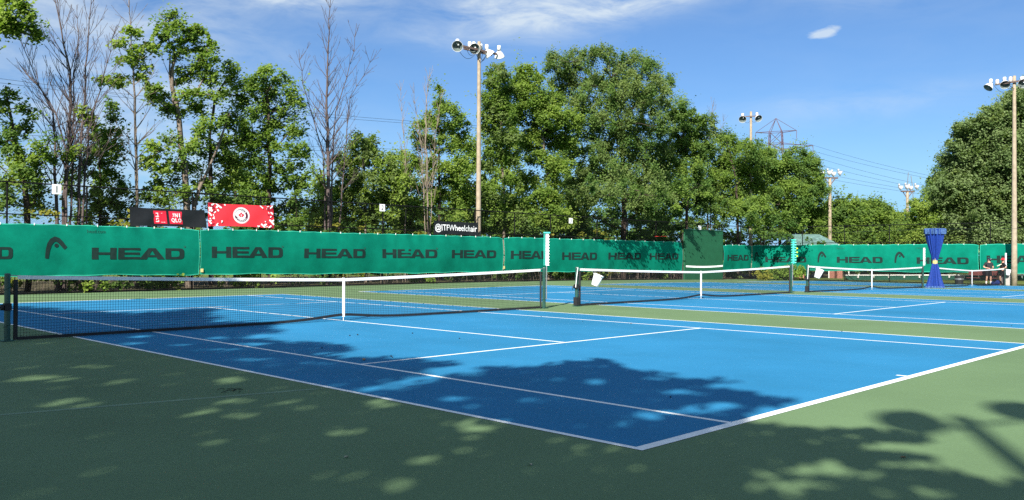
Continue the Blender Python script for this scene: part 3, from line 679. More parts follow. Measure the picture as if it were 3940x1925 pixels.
def strokes(name, m, segs, off, r):
    b = MB()
    for u0, v0, u1, v1, rr in segs:            # positions in the 2518 x 1259 close-up of the banner
        p = uv_in(bn, 780 + u0 * .11915, 760 + v0 * .11915); q_ = uv_in(bn, 780 + u1 * .11915, 760 + v1 * .11915)
        dx, dy = (q_[0] - p[0]) * 252, (q_[1] - p[1]) * 89.5; l = math.hypot(dx, dy) + 1e-6; t0 = math.atan2(dy, dx); W = rr * .11915
        vs = []
        for t in np.linspace(90, 270, 6): vs.append((p[0] + W * math.cos(t0 + R_(t)) / 252, p[1] + W * math.sin(t0 + R_(t)) / 89.5))
        for t in np.linspace(-90, 90, 6): vs.append((q_[0] + W * math.cos(t0 + R_(t)) / 252, q_[1] + W * math.sin(t0 + R_(t)) / 89.5))
        vs = [(min(max(x, .002), .998), min(max(y, .004), .996)) for x, y in vs]
        b.add([bn.p(x, y, off) for x, y in vs], [tuple(range(len(vs)))]); off += .0004
    b.build(name, m, bn.g)
strokes('dark_strokes', 'print_deepred', [(200, 220, 350, 330, 34), (560, 190, 640, 250, 28), (290, 480, 380, 400, 22), (330, 760, 280, 720, 22), (240, 900, 330, 850, 26), (200, 640, 190, 660, 26), (2080, 370, 2200, 440, 30), (2150, 330, 2080, 340, 22), (2090, 560, 2130, 580, 22), (2150, 660, 2240, 600, 28), (2100, 870, 2240, 960, 36), (2000, 820, 2050, 760, 14), (1905, 870, 1935, 850, 14), (2200, 480, 2260, 300, 24), (620, 200, 520, 190, 18)], .008, 1)
strokes('white_strokes', 'print_white', [(290, 230, 360, 170, 30), (430, 170, 580, 310, 30), (500, 240, 440, 310, 28), (200, 340, 270, 420, 40), (200, 420, 265, 330, 26), (470, 390, 490, 420, 26), (360, 490, 395, 455, 18), (180, 480, 255, 580, 24), (320, 550, 330, 580, 14), (310, 680, 345, 630, 16), (325, 650, 350, 690, 12), (220, 680, 222, 682, 20), (180, 750, 240, 840, 22), (195, 790, 240, 740, 20), (400, 910, 450, 850, 18), (420, 890, 450, 925, 14), (575, 815, 600, 765, 16), (570, 760, 590, 790, 12), (705, 215, 720, 225, 20), (1840, 250, 1920, 330, 20), (2070, 290, 2120, 280, 16), (2180, 340, 2240, 290, 22), (2050, 360, 2052, 362, 14), (2105, 480, 2125, 510, 14), (2190, 490, 2230, 530, 24), (2160, 640, 2180, 615, 16), (2140, 740, 2250, 870, 28), (2190, 790, 2260, 740, 24), (1880, 880, 1970, 980, 26), (1940, 940, 2010, 880, 28), (2040, 955, 2042, 957, 18), (2100, 985, 2160, 930, 24), (1990, 780, 2005, 795, 14), (1760, 935, 1780, 975, 18), (1790, 955, 1815, 935, 14)], .014, 1)
bn = Banner('banner', 'black banner with white writing that starts with an at sign, beside the tall pole', 'banner_black', [(1667, 848), (1836, 856), (1836, 909), (1667, 903)])
vs, fs, _ = text_mesh('@ITFWheelchair', .008); a0, b0 = uv_in(bn, 1672, 891); a1, b1 = uv_in(bn, 1832, 866)
MB().add([bn.p(a0 + (a1 - a0) * x, .17 + .62 * y, .01) for x, y in vs], fs).build('writing', 'print_white', bn.g)

# ------------------------------------------------------------------ number plates
def plate(ch, u0, u1, v0, v1, label, Y=FAR - .04, zoff=0):
    a = onY(u0, v1, Y); c = onY(u1, v0, Y); x0, x1, z0, z1 = a[0], c[0], a[2], c[2]; g = empty('number_sign', (x0, Y, z0)); tag(g, label, 'number sign', 'court number signs on the fence')
    MB().box((x0, Y - .012, z0), (x1, Y, z1)).build('board', 'print_white', g, bevel=.004)
    vs, fs, asp = text_mesh(ch); h = (z1 - z0) * .68; wd = h * min(asp, .62) * 1.05; xc, zc = (x0 + x1) / 2, (z0 + z1) / 2
    MB().add([(xc - wd / 2 + wd * x, Y - .017, zc - h / 2 + h * y) for x, y in vs], fs).build('numeral', 'print_dark', g)
plate('1', 200, 236, 711, 747, 'white sign reading 1 on the fence at the left')
plate('2', 1460.5, 1481, 787, 813, 'white sign reading 2 on the top fence rail')
plate('3', 2189, 2203, 840, 860, 'white sign reading 3 on the fence, before the dense trees')
plate('4', 2687, 2697.5, 869, 887, 'small white sign reading 4 above the green practice wall', FAR - .30)

# ------------------------------------------------------------------ practice wall
xa, xb = onY(2629, 1000, FAR - .3)[0], onY(2776, 1000, FAR - .3)[0]; zg = gz(47.5)
g = empty('practice_wall', (xa, FAR - .3, zg)); tag(g, 'tall dark green tennis practice wall with a white net line', 'practice wall')
MB().box((xa, FAR - .42, zg), (xb, FAR - .30, zg + 3.46)).build('board', 'wall_green', g, bevel=.01)
b = MB(); n = 20
for i in range(n):
    f = lambda t: zg + .84 + .06 * abs(2 * t - 1) ** 2
    x0, x1 = xa + .14 + (xb - xa - .16) * i / n, xa + .14 + (xb - xa - .16) * (i + 1) / n; t0, t1 = i / n, (i + 1) / n
    b.quad((x0, FAR - .424, f(t0)), (x1, FAR - .424, f(t1)), (x1, FAR - .424, f(t1) + .12), (x0, FAR - .424, f(t0) + .12))
b.build('net_line', 'line_white', g)
MB().box((xa - .02, FAR - .45, zg + 3.462), (xb + .02, FAR - .27, zg + 3.51)).build('top_cap', 'board_green', g)
MB().box((xa + .04, FAR - .29, zg), (xa + .12, FAR - .18, zg + 3.3)).build('back_post', 'timber_dark', g); MB().box((xb - .12, FAR - .29, zg), (xb - .04, FAR - .18, zg + 3.3)).build('back_post', 'timber_dark', g)

# ================================================================== FLOODLIGHT POLES
def lamp(parent, pos, d, s=1.0, m='lamp_white', ballast_m='lamp_white'):
    pos = Vector(pos); d = Vector(d).normalized(); q = d.to_track_quat('Z', 'Y'); M = Matrix.Translation(pos) @ q.to_matrix().to_4x4() @ Matrix.Scale(s, 4)
    bell = MB().lathe([(.085, -.34), (.10, -.30), (.17, -.21), (.235, -.10), (.275, 0), (.290, .045), (.283, .047), (.268, 0), (.228, -.10), (.165, -.205), (.09, -.29)], 22, M).build('lamp', m, parent, smooth=True)
    MB().lathe([(0, -.272), (.093, -.270), (.160, -.190), (.222, -.092), (.262, 0), (.277, .035)], 22, M).build('reflector', 'lamp_inner', bell, smooth=True)
    prof = [(.055 * math.sin(t), -.14 - .085 * math.cos(t)) for t in np.linspace(.05, math.pi - .05, 7)]
    MB().lathe(prof, 10, M @ Matrix.Translation((.05, .05, .03))).build('bulb', 'lamp_glass', bell, smooth=True)
    b = pos - d * .27 * s + Vector((0, 0, .10 * s)); B = Matrix.Translation(b) @ Matrix.Scale(s, 4)
    MB().lathe([(0, -.02), (.105, -.02), (.098, .20), (.082, .235), (.03, .245), (0, .246)], 14, B).build('ballast', ballast_m, bell, smooth=True)
    MB().tube([pos - d * .30 * s, b + Vector((0, 0, -.02 * s)), b + Vector((0, 0, -.16 * s))], .028 * s, 6).build('bracket', 'rusty_steel', bell)
    return bell
def bez(p, q, sag, n=12):
    p, q = np.array(p, float), np.array(q, float); return [p + (q - p) * t - np.array([0, 0, sag * 4 * t * (1 - t)]) for t in np.linspace(0, 1, n)]
def pole(name, label, x, y, zt, r0, r1, group='wooden floodlight poles'):
    z = gz(x) - .05; g = empty(name, (x, y, z)); tag(g, label, 'light pole', group)
    pts = [(x + .012 * math.sin(3 * t), y, z + (zt - z) * t) for t in np.linspace(0, 1, 9)]
    MB().tube(pts, [r0 + (r1 - r0) * t for t in np.linspace(0, 1, 9)], 14).build('shaft', 'pole_wood', g, smooth=True)
    return g
def arm(g, p, q, w=.05):
    p, q = Vector(p), Vector(q); d = (q - p).normalized(); M = Matrix.Translation(p) @ d.to_track_quat('X', 'Z').to_matrix().to_4x4()
    MB().box((0, -w * .7, -w), ((q - p).length, w * .7, w), M).build('crossarm', 'rusty_steel', g)

# tall pole behind the far fence
g = pole('light_pole', 'tallest floodlight pole, behind the fence beside the black banner with white writing', 26.14, 17.78, 12.86, .155, .088)
ax = lambda u, v: Vector(onY(u, v, 17.62))
arm(g, (24.75, 17.62, 12.36), (27.35, 17.62, 12.36)); arm(g, (25.2, 17.96, 12.36), (27.25, 17.96, 12.36))
lamp(g, ax(1760, 178), (-.62, -.66, -.30)); lamp(g, ax(1826, 188), (-.50, -.75, -.28))
lamp(g, ax(1886, 211), (.62, -.35, -.72), ballast_m='lamp_white'); lamp(g, onY(1922, 218, 17.75), (.45, .30, -.86))
for u, v in ((1807, 172), (1850, 180)):
    p = Vector(onY(u, v, 17.96)); MB().lathe([(0, -.16), (.10, -.16), (.092, .10), (.075, .14), (0, .15)], 14, Matrix.Translation(p)).build('ballast', 'lamp_white', g, smooth=True)
def cabs(g, *cs):
    for p_, q_, sag in cs: MB().tube(bez(p_, q_, sag), .011, 5).build('cable', 'cable_black', g)
def braces(g, *cs, r=.018, m='cable_black'):
    for p_, q_ in cs: MB().tube([p_, q_], r, 5).build('brace', m, g)
cabs(g, (ax(1768, 198), ax(1831, 205), .34), (ax(1795, 188), ax(1825, 204), .24), (ax(1852, 226), ax(1868, 220), .14), (ax(1850, 228), ax(1858, 200), .10))
braces(g, ((26.1, 17.66, 11.75), (25.65, 17.62, 12.3)), ((26.2, 17.66, 11.75), (26.65, 17.62, 12.3)))
# pole at the right edge
g = pole('light_pole', 'thick floodlight pole at the right edge, beside the man in the red cap', 54.62, -.52, 12.72, .175, .092)
rx = lambda u, v, X=54.45: Vector(onX(u, v, X))
arm(g, rx(3829, 326), rx(3985, 303))
lamp(g, rx(3803, 337), (-.55, .35, -.75)); lamp(g, rx(3867, 326), (-.72, -.30, -.62)); lamp(g, rx(3936, 321), (-.78, -.38, -.45)); lamp(g, rx(3985, 318), (-.6, -.6, -.5))
for u, v in ((3837, 316), (3888, 306)):
    p = rx(u, v); MB().lathe([(0, -.16), (.11, -.16), (.095, .12), (.07, .16), (0, .165)], 14, Matrix.Translation(p)).build('ballast', 'lamp_pinkish', g, smooth=True)
cabs(g, (rx(3822, 325), rx(3896, 335), .42), (rx(3876, 338), rx(3898, 332), .1), (rx(3915, 336), rx(3936, 328), .08))
braces(g, (rx(3885, 330), rx(3903, 343)), (rx(3931, 328), rx(3912, 344)))
# pole with two lamps behind the willowy trees
c = atd(2889, 600, 72); g = pole('light_pole', 'floodlight pole with just two lamps, rising out of the trees', c[0], c[1], atd(2890, 430, 72)[2], .16, .09)
p0, p1 = Vector(atd(2860, 449, 71.8)), Vector(atd(2917, 447, 71.8)); arm(g, p0, p1, .035)
lamp(g, atd(2857, 459, 71.6), (-.80, -.42, -.58), 1.05, ballast_m='lamp_pinkish'); lamp(g, atd(2918, 456, 71.6), (-.48, -.70, -.52), 1.05, ballast_m='lamp_pinkish')
cabs(g, (atd(2866, 469, 71.7), atd(2886, 466, 71.7), .12), (atd(2893, 466, 71.7), atd(2912, 464, 71.7), .12))
# two farther poles with clusters of floodlights
def cluster(u, vt, vb, D, label, seed):
    rnd = random.Random(seed); c = atd(u, 900, D); zt = atd(u, vt + 14, D)[2]; g = pole('light_pole', label, c[0], c[1], zt, .19, .14)
    r = Vector(RT); f = Vector(FW); P = Vector((c[0], c[1], zt))
    MB().box((-.75, -.12, -.04), (.85, .12, .10), Matrix.Translation(P) @ Matrix.Rotation(YAWC + .2, 4, 'Z')).build('crossarm', 'rusty_steel', g)
    for i, (a, h) in enumerate(((-.62, .42), (-.10, .48), (.48, .40), (1.0, .45))):
        lamp(g, P + r * a + Vector((0, 0, h)) - f * (.3 if i % 2 else -.1), r * .80 - f * (.05 if i < 3 else .30) + Vector((0, 0, -.42)), 1.0, 'lamp_grey', 'lamp_grey')
    braces(g, (P + r * .55, P - Vector((0, 0, .75))), (P - r * .5, P - Vector((0, 0, .75))), r=.05, m='rusty_steel')
    return g
cluster(3193, 672, 950, 92, 'nearer of the two far floodlight poles with lamp clusters, left one of the pair', 1)
cluster(3491, 724, 950, 104, 'farther floodlight pole with a lamp cluster, just left of the blue curtain', 2)
# the pole behind the photographer: its lamps and shaft throw the shadow at the lower right
h = 12.5; k = h / math.tan(SUN_EL); off = np.array([math.sin(SUN_AZ), math.cos(SUN_AZ)]) * k
px, py = np.array([3.12, -13.1]) - off; g = pole('light_pole', 'floodlight pole behind the viewer that shades the green at the lower right', px, py, h, .16, .09)
for (gx_, gy_) in ((2.60, -12.87), (3.86, -13.42)):
    l = np.array([gx_, gy_]) - off * (12.25 / h); lamp(g, (l[0], l[1], 12.25), (.6, .62, -.5), 1.05)
arm(g, (px - .62, py + .24, 12.25), (px + .75, py - .32, 12.25), .03)

# ================================================================== TRANSMISSION TOWER AND WIRES
c = atd(2985, 700, 300); cx, cy_ = c[0], c[1]
a = RT * math.cos(R_(24)) - FW * math.sin(R_(24)); a[2] = 0; a /= np.linalg.norm(a); bdir = np.array([-a[1], a[0], 0.])
g = empty('transmission_tower', (cx, cy_, -.4)); tag(g, 'dark red lattice power pylon above the trees', 'pylon')
def tp(s, t, z): q = np.array([cx, cy_, 0]) + a * s + bdir * t; return (q[0], q[1], z)
zU = atd(2985, 509, 300)[2]; zM = atd(2985, 553, 300)[2]; zL = atd(2985, 577, 300)[2]; zP = atd(2985, 456, 300)[2]
b = MB(); hb = 1.95; r1 = .10; bs = 4.6
cor = [(1, 1), (1, -1), (-1, -1), (-1, 1)]
for s, t in cor:
    b.tube([tp(s * bs, t * bs, -.4), tp(s * hb * 1.15, t * hb * 1.15, zL), tp(s * hb, t * hb, zU)], .14, 5); b.tube([tp(s * hb, t * hb, zU), tp(0, 0, zP)], .10, 5)
lev = [-.4, 9, 17, 24, 30, zL, zM, zU]
wd = lambda z: hb + (bs - hb) * max(0, (zL - z) / (zL + .4)) if z < zL else hb
for i in range(len(lev) - 1):
    for (s, t), (s2, t2) in zip(cor, cor[1:] + cor[:1]):
        w0, w1 = wd(lev[i]), wd(lev[i + 1]); b.tube([tp(s * w0, t * w0, lev[i]), tp(s2 * w1, t2 * w1, lev[i + 1])], r1 * .8, 4); b.tube([tp(s2 * w0, t2 * w0, lev[i]), tp(s * w1, t * w1, lev[i + 1])], r1 * .8, 4)
        b.tube([tp(s * w1, t * w1, lev[i + 1]), tp(s2 * w1, t2 * w1, lev[i + 1])], r1 * .8, 4)
b.build('lattice_body', 'tower_steel', g)
for sgn in (1, -1):
    b = MB(); tipU = tp(sgn * 6.6, 0, zU + .2)
    for t in (hb, -hb): b.tube([tp(sgn * hb, t, zU), tipU], .10, 4)
    b.tube([tp(0, 0, zP), tipU], .07, 4); b.build('upper_arm', 'tower_steel', g)
    b = MB(); tipL = tp(sgn * 11.8, 0, zL + .9)
    for t in (hb, -hb): b.tube([tp(sgn * hb, t, zL), tp(sgn * 6.5, t * .4, zL + .2), tipL], .10, 4); b.tube([tp(sgn * hb, t, zM), tp(sgn * 6, t * .4, zL + 1.5), tipL], .08, 4)
    b.tube([tp(sgn * 6.2, .7, zL + .2), tp(sgn * 6.2, -.7, zL + 1.4)], .06, 4); b.build('lower_arm', 'tower_steel', g)
    for tip in (tipU, tipL):
        MB().tube([tip, (tip[0], tip[1], tip[2] - 2.7)], .09, 5).build('insulator', 'tower_steel', g)
def wire(label, pts, r=.055):
    us = [p[0] for p in pts]; cv = np.polyfit(us, [p[1] for p in pts], 2); cD = np.polyfit(us, [p[2] for p in pts], 2); uu = np.linspace(us[0], us[-1], 26)
    W = [atd(u, np.polyval(cv, u), np.polyval(cD, u)) for u in uu]
    o = MB().tube(W, [r * .62 * max(.35, np.polyval(cD, u) / 300) for u in uu], 4).build('power_line', 'cable_black'); tag(o, label, 'wire', 'power lines from the pylon')
for i, (p, lab) in enumerate(zip([[(3048, 533, 300), (3590, 679, 400), (4250, 760, 560)], [(3052, 560, 300), (3590, 690, 400), (4250, 770, 560)], [(3101, 594, 302), (3583, 718, 400), (4250, 788, 560)],
        [(3106, 622, 302), (3583, 731, 400), (4250, 796, 560)], [(3110, 655, 302), (3583, 742, 400), (4250, 800, 560)], [(3120, 676, 302), (3583, 752, 400), (4250, 806, 560)]],
        ['topmost wire running right from the pylon', 'second wire from the top, right of the pylon', 'third wire from the top, right of the pylon', 'fourth wire from the top, right of the pylon', 'fifth wire from the top, right of the pylon', 'lowest wire running right from the pylon'])): wire(lab, p)
for p, lab in zip([[(-300, 280, 90), (1141, 441, 140), (2929, 541, 298)], [(-300, 262, 92), (1141, 430, 142), (2925, 536, 298)], [(-300, 500, 95), (1150, 563, 150), (2872, 600, 296)], [(-300, 520, 97), (1150, 578, 152), (2868, 606, 296)]],
        ['lower of the two high wires crossing the sky behind the bare trees', 'upper of the two high wires crossing the sky behind the bare trees', 'upper of the two low wires seen between the left trees', 'lower of the two low wires seen between the left trees']): wire(lab, p, .075)
# distant wooden utility pole with thin masts
c = atd(3462, 860, 190); g = empty('utility_pole', (c[0], c[1], -.4)); tag(g, 'thin distant utility pole over the low trees, left of the far floodlight pole', 'utility pole')
MB().tube([(c[0], c[1], -.4), (c[0], c[1], atd(3462, 818, 190)[2])], .22, 7).build('shaft', 'timber_grey', g)
p = atd(3462, 826, 190); MB().tube([p - RT * 1.1, p + RT * 1.1], .10, 5).build('crossarm', 'timber_grey', g); p = atd(3464, 838, 190); MB().tube([p + RT * .2 - np.array([0, 0, 1.0]), p + RT * .2 + np.array([0, 0, .6])], .3, 8).build('transformer', 'steel', g)
c = atd(3492, 860, 170); tag(MB().tube([(c[0], c[1], -.4), atd(3491, 718, 170), atd(3495, 664, 170)], .07, 5).build('mast', 'steel'), 'left of two thin masts above the farther floodlight cluster', 'mast', 'thin masts')
e = atd(3518, 860, 170); tag(MB().tube([(e[0], e[1], -.4), e, atd(3511, 718, 170), atd(3505, 677, 170)], .07, 5).build('mast', 'steel'), 'right, shorter one of two thin masts above the farther floodlight cluster', 'mast', 'thin masts')

# ================================================================== DIVIDER CURTAIN on its cable
zc = gz(41.4); cx, cy_ = 41.42, -.23
g = empty('divider_curtain', (cx, cy_, zc)); tag(g, 'blue divider curtain bunched up and tied at the middle with a yellow band', 'curtain')
def gathered(prof, n, seed, fold):
    rnd = random.Random(seed); ph = [rnd.uniform(0, 6.28) for _ in range(4)]; b = MB(); k = 0
    for (r, z) in prof:
        for j in range(n):
            t = 2 * math.pi * j / n; rr = r * (1 + fold * (.55 * math.sin(17 * t + ph[0]) + .45 * math.sin(29 * t + ph[1] + z) + .25 * math.sin(7 * t + ph[2] + 1.5 * z)))
            b.v.append((cx + rr * math.cos(t), cy_ + rr * math.sin(t), zc + z))
    for i in range(len(prof) - 1):
        for j in range(n): a0 = i * n + j; c0 = i * n + (j + 1) % n; b.f.append((a0, c0, c0 + n, a0 + n))
    return b
gathered([(.395, .02), (.36, .12), (.31, .30), (.245, .60), (.20, .85), (.155, 1.10), (.095, 1.32)], 160, 3, .20).build('lower_net', 'curtain_blue', g, smooth=True)
gathered([(.095, 1.32), (.17, 1.62), (.26, 1.98), (.335, 2.32), (.39, 2.66), (.42, 2.90), (.44, 3.02)], 160, 4, .15).build('upper_net', 'curtain_blue', g, smooth=True)
gathered([(.455, 2.76), (.475, 2.90), (.465, 3.03), (.44, 3.05)], 110, 5, .13).build('top_fringe', 'curtain_pale', g, smooth=False)
gathered([(.46, .0), (.44, .05), (.37, .10)], 70, 6, .10).build('bottom_fringe', 'curtain_pale', g, smooth=False)
MB().lathe([(.112, 1.22), (.122, 1.24), (.118, 1.38), (.122, 1.52), (.112, 1.54)], 20, Matrix.Translation((cx, cy_, zc))).build('band', 'tie_yellow', g, smooth=True)
g = empty('steel_cable', (cx, FAR - .1, 2.70)); tag(g, 'thin cable that carries the blue curtain, with a red strap near the practice wall', 'cable')
MB().tube([(cx, FAR - .1, 2.70), (cx, 9, 2.68), (cx, 0, 2.87), (cx, -9, 2.75), (cx, -18, 2.9)], .006, 5).build('wire', 'cable_black', g)
MB().tube([(cx, FAR - .25, 2.705), (cx, FAR - 1.25, 2.70)], .016, 6).build('strap', 'red_strap', g)
MB().tube([(cx, FAR - 1.27, 2.70), (cx, FAR - 1.36, 2.70)], .03, 6).build('clip', 'white_paint', g)

# ================================================================== PEOPLE
def skin_geo(verts, edges, radii, root=0, sub=2):
    me = bpy.data.meshes.new('s'); me.from_pydata([tuple(v) for v in verts], edges, []); o = bpy.data.objects.new('s', me); col.objects.link(o)
    o.modifiers.new('k', 'SKIN'); sv = me.skin_vertices[0].data
    for i, r in enumerate(radii): sv[i].radius = r if hasattr(r, '__len__') else (r, r); sv[i].use_root = (i == root)
    s = o.modifiers.new('u', 'SUBSURF'); s.levels = sub; s.render_levels = sub
    ev = bpy.data.meshes.new_from_object(o.evaluated_get(bpy.context.evaluated_depsgraph_get()))
    vs = [tuple(v.co) for v in ev.vertices]; fs = [tuple(p.vertices) for p in ev.polygons]
    bpy.data.objects.remove(o); bpy.data.meshes.remove(me); bpy.data.meshes.remove(ev); return vs, fs
FH = np.array([FW[0], FW[1], 0]) / math.hypot(FW[0], FW[1]); RH = np.array([FH[1], -FH[0], 0])
def person(label, X, Y, J, face, cap, shirt, shorts, sock, sockh, hold=None):
    z = gz(X); base = np.array([X, Y, z]); W = lambda p: base + RH * p[0] + FH * p[1] + np.array([0, 0, p[2]])
    g = empty('person', tuple(base)); tag(g, label, 'person', 'two men talking behind the farthest net')
    names = ['pel', 'belly', 'chest', 'neck', 'head', 'crown', 'shl', 'ell', 'wrl', 'pal', 'shr', 'elr', 'wrr', 'par', 'hil', 'knl', 'anl', 'tol', 'hir', 'knr', 'anr', 'tor']
    V = [W(J[n]) for n in names]; I = {n: i for i, n in enumerate(names)}
    E = [(I[a], I[b]) for a, b in (('pel', 'belly'), ('belly', 'chest'), ('chest', 'neck'), ('neck', 'head'), ('head', 'crown'), ('chest', 'shl'), ('shl', 'ell'), ('ell', 'wrl'), ('wrl', 'pal'), ('chest', 'shr'), ('shr', 'elr'), ('elr', 'wrr'), ('wrr', 'par'),
        ('pel', 'hil'), ('hil', 'knl'), ('knl', 'anl'), ('anl', 'tol'), ('pel', 'hir'), ('hir', 'knr'), ('knr', 'anr'), ('anr', 'tor'))]
    rad = dict(pel=.125, belly=.125, chest=.135, neck=.056, head=.092, crown=.072, shl=.062, ell=.042, wrl=.030, pal=.036, shr=.062, elr=.042, wrr=.030, par=.036, hil=.088, knl=.056, anl=.040, tol=.036, hir=.088, knr=.056, anr=.040, tor=.036)
    vs, fs = skin_geo(V, E, [rad[n] for n in names]); b = MB().add(vs, fs)
    f = np.array(face, float); f /= np.linalg.norm(f); fw = RH * f[0] + FH * f[1]; sd = np.cross(fw, [0, 0, 1]); hd = W(J['head']) + np.array([0, 0, .02])
    b.tube([hd + fw * .085 + np.array([0, 0, .01]), hd + fw * .118 - np.array([0, 0, .03]), hd + fw * .09 - np.array([0, 0, .042])], [.010, .018, .012], 6)      # nose
    for s in (1, -1):
        b.tube([hd + sd * s * .095 + np.array([0, 0, .025]), hd + sd * s * .108, hd + sd * s * .095 - np.array([0, 0, .03])], [.012, .02, .012], 6)  # ears
    for w_, p_ in (('wrl', 'pal'), ('wrr', 'par')):      # five fingers on each palm
        p = W(J[p_]); d = p - W(J[w_]); d /= np.linalg.norm(d); s1 = np.cross(d, [0, 0, 1]); s1 /= np.linalg.norm(s1); dn = np.cross(s1, d)
        for k in range(4):
            o = s1 * (k - 1.5) * .019; ln = (.062, .074, .070, .052)[k]
            b.tube([p + o + d * .015, p + o + d * (.02 + ln * .55) - dn * .006, p + o + d * (.02 + ln) - dn * .028], [.0095, .0088, .007], 6)
        b.tube([p - s1 * .03 - d * .01, p - s1 * .052 + d * .025, p - s1 * .048 + d * .055], [.011, .010, .008], 6)
    body = b.build('body', 'skin', g, smooth=True)
    # face: eyes, mouth line
    e = MB()
    for s in (1, -1): e.tube([hd + fw * .088 + sd * s * .034 + np.array([0, 0, .022]), hd + fw * .097 + sd * s * .034 + np.array([0, 0, .022])], .011, 6)
    e.tube([hd + fw * .087 - sd * .026 - np.array([0, 0, .066]), hd + fw * .094 - np.array([0, 0, .067]), hd + fw * .087 + sd * .026 - np.array([0, 0, .066])], .006, 5)
    e.build('face_features', 'hair_grey', body)
    # shirt
    up = lambda a, c, t: np.array(W(J[a])) * (1 - t) + np.array(W(J[c])) * t
    sv = [W(J['pel']) + np.array([0, 0, .03]), W(J['belly']), W(J['chest']), W(J['neck']) - np.array([0, 0, .045]), W(J['shl']), up('shl', 'ell', .75), W(J['shr']), up('shr', 'elr', .75)]
    vs, fs = skin_geo(sv, [(0, 1), (1, 2), (2, 3), (2, 4), (4, 5), (2, 6), (6, 7)], [.152, .158, .160, .078, .082, .068, .082, .068]); MB().add(vs, fs).build('shirt', shirt, g, smooth=True)
    sv = [W(J['pel']) + np.array([0, 0, .06]), W(J['pel']) - np.array([0, 0, .02]), W(J['hil']), up('hil', 'knl', .86), W(J['hir']), up('hir', 'knr', .86)]
    vs, fs = skin_geo(sv, [(0, 1), (1, 2), (2, 3), (1, 4), (4, 5)], [.150, .150, .112, .098, .112, .098]); MB().add(vs, fs).build('shorts', shorts, g, smooth=True)
    for k, t in (('anl', 'tol'), ('anr', 'tor')):
        a_, t_ = W(J[k]), W(J[t]); kn = W(J['kn' + k[2]]); dd = (kn - a_) / np.linalg.norm(kn - a_)
        MB().tube([a_ - dd * .01, a_ + dd * sockh * .5, a_ + dd * sockh], [.046, .049, .054], 10).build('sock', sock, g, smooth=True)
        d2 = t_ - a_; d2[2] = 0; d2 /= np.linalg.norm(d2); b0 = np.array([a_[0], a_[1], z])
        sh, _ = skin_geo([b0 - d2 * .06 + np.array([0, 0, .05]), b0 + d2 * .06 + np.array([0, 0, .045]), b0 + d2 * .19 + np.array([0, 0, .036])], [(0, 1), (1, 2)], [(.047, .050), (.050, .044), (.042, .034)])
        MB().add(sh, _).build('shoe', 'cloth_charcoal', g, smooth=True)
    # cap with a peak
    H = W(J['crown']); M = Matrix.Translation(H - np.array([0, 0, .01])); prof = [(.112, -.035)] + [(.112 * math.cos(t), .095 * math.sin(t)) for t in np.linspace(0, 1.5, 6)]
    cp = MB().lathe(prof, 16, M).build('cap', cap, g, smooth=True)
    b = MB(); n = 9
    for i in range(n):
        t0, t1 = R_(-62 + 124 * i / n), R_(-62 + 124 * (i + 1) / n)
        P_ = lambda r, t, dz: tuple(H + fw * r * math.cos(t) + sd * r * math.sin(t) * .9 + np.array([0, 0, dz - .03]))
        b.quad(P_(.105, t0, 0), P_(.195, t0, -.018), P_(.195, t1, -.018), P_(.105, t1, 0)); b.quad(P_(.105, t1, -.008), P_(.195, t1, -.026), P_(.195, t0, -.026), P_(.105, t0, -.008))
    b.build('peak', cap, cp)
    bk = MB().lathe([(.098, -.10), (.104, -.06), (.108, -.02)], 14, M @ Matrix.Translation(tuple(-fw * .012))).build('hair', 'hair_grey', g, smooth=True)
    return g, W
J1 = dict(pel=(0, 0, .95), belly=(0, -.02, 1.08), chest=(0, 0, 1.30), neck=(.01, 0, 1.46), head=(.025, -.025, 1.56), crown=(.02, -.015, 1.645), shl=(-.185, 0, 1.385), ell=(-.31, .02, 1.13), wrl=(-.09, -.20, 1.06), pal=(-.02, -.225, 1.045),
    shr=(.185, 0, 1.385), elr=(.28, .0, 1.13), wrr=(.17, -.21, 1.08), par=(.12, -.235, 1.07), hil=(-.09, 0, .86), knl=(-.125, -.02, .48), anl=(-.15, .02, .08), tol=(-.17, -.12, .04), hir=(.09, 0, .86), knr=(.12, -.02, .48), anr=(.14, .02, .08), tor=(.17, -.11, .04))
g, W1 = person('man in a dark cap, charcoal shirt and black shorts, holding a racket', 54.40, .86, J1, (.62, -.78), 'cap_navy', 'cloth_charcoal', 'cloth_black', 'sock_white', .16)
H = W1(J1['crown']) + (RH * .55 - FH * .83) * .109 + np.array([0, 0, .01]); MB().box((-.022, -.004, -.016), (.022, .004, .016), Matrix.Translation(H) @ Matrix.Rotation(YAWC + .5, 4, 'Z')).build('cap_badge', 'print_white', g)
J2 = dict(pel=(.03, 0, .93), belly=(.02, 0, 1.08), chest=(.06, 0, 1.30), neck=(.065, 0, 1.46), head=(.035, -.01, 1.565), crown=(.05, 0, 1.65), shl=(.02, -.18, 1.38), ell=(.09, -.25, 1.11), wrl=(-.12, -.16, 1.05), pal=(-.17, -.10, 1.06),
    shr=(.10, .18, 1.38), elr=(.12, .22, 1.12), wrr=(-.10, .10, 1.06), par=(-.16, .05, 1.065), hil=(.0, -.09, .84), knl=(-.20, -.08, .50), anl=(-.10, -.08, .08), tol=(-.25, -.09, .04), hir=(.05, .09, .84), knr=(.0, .11, .47), anr=(.06, .10, .08), tor=(-.09, .10, .04))
person('man in a red cap and black clothes, seen from the side with bent arms', 54.75, .18, J2, (-.97, -.25), 'cap_red', 'cloth_black', 'cloth_black', 'cloth_black', .24)
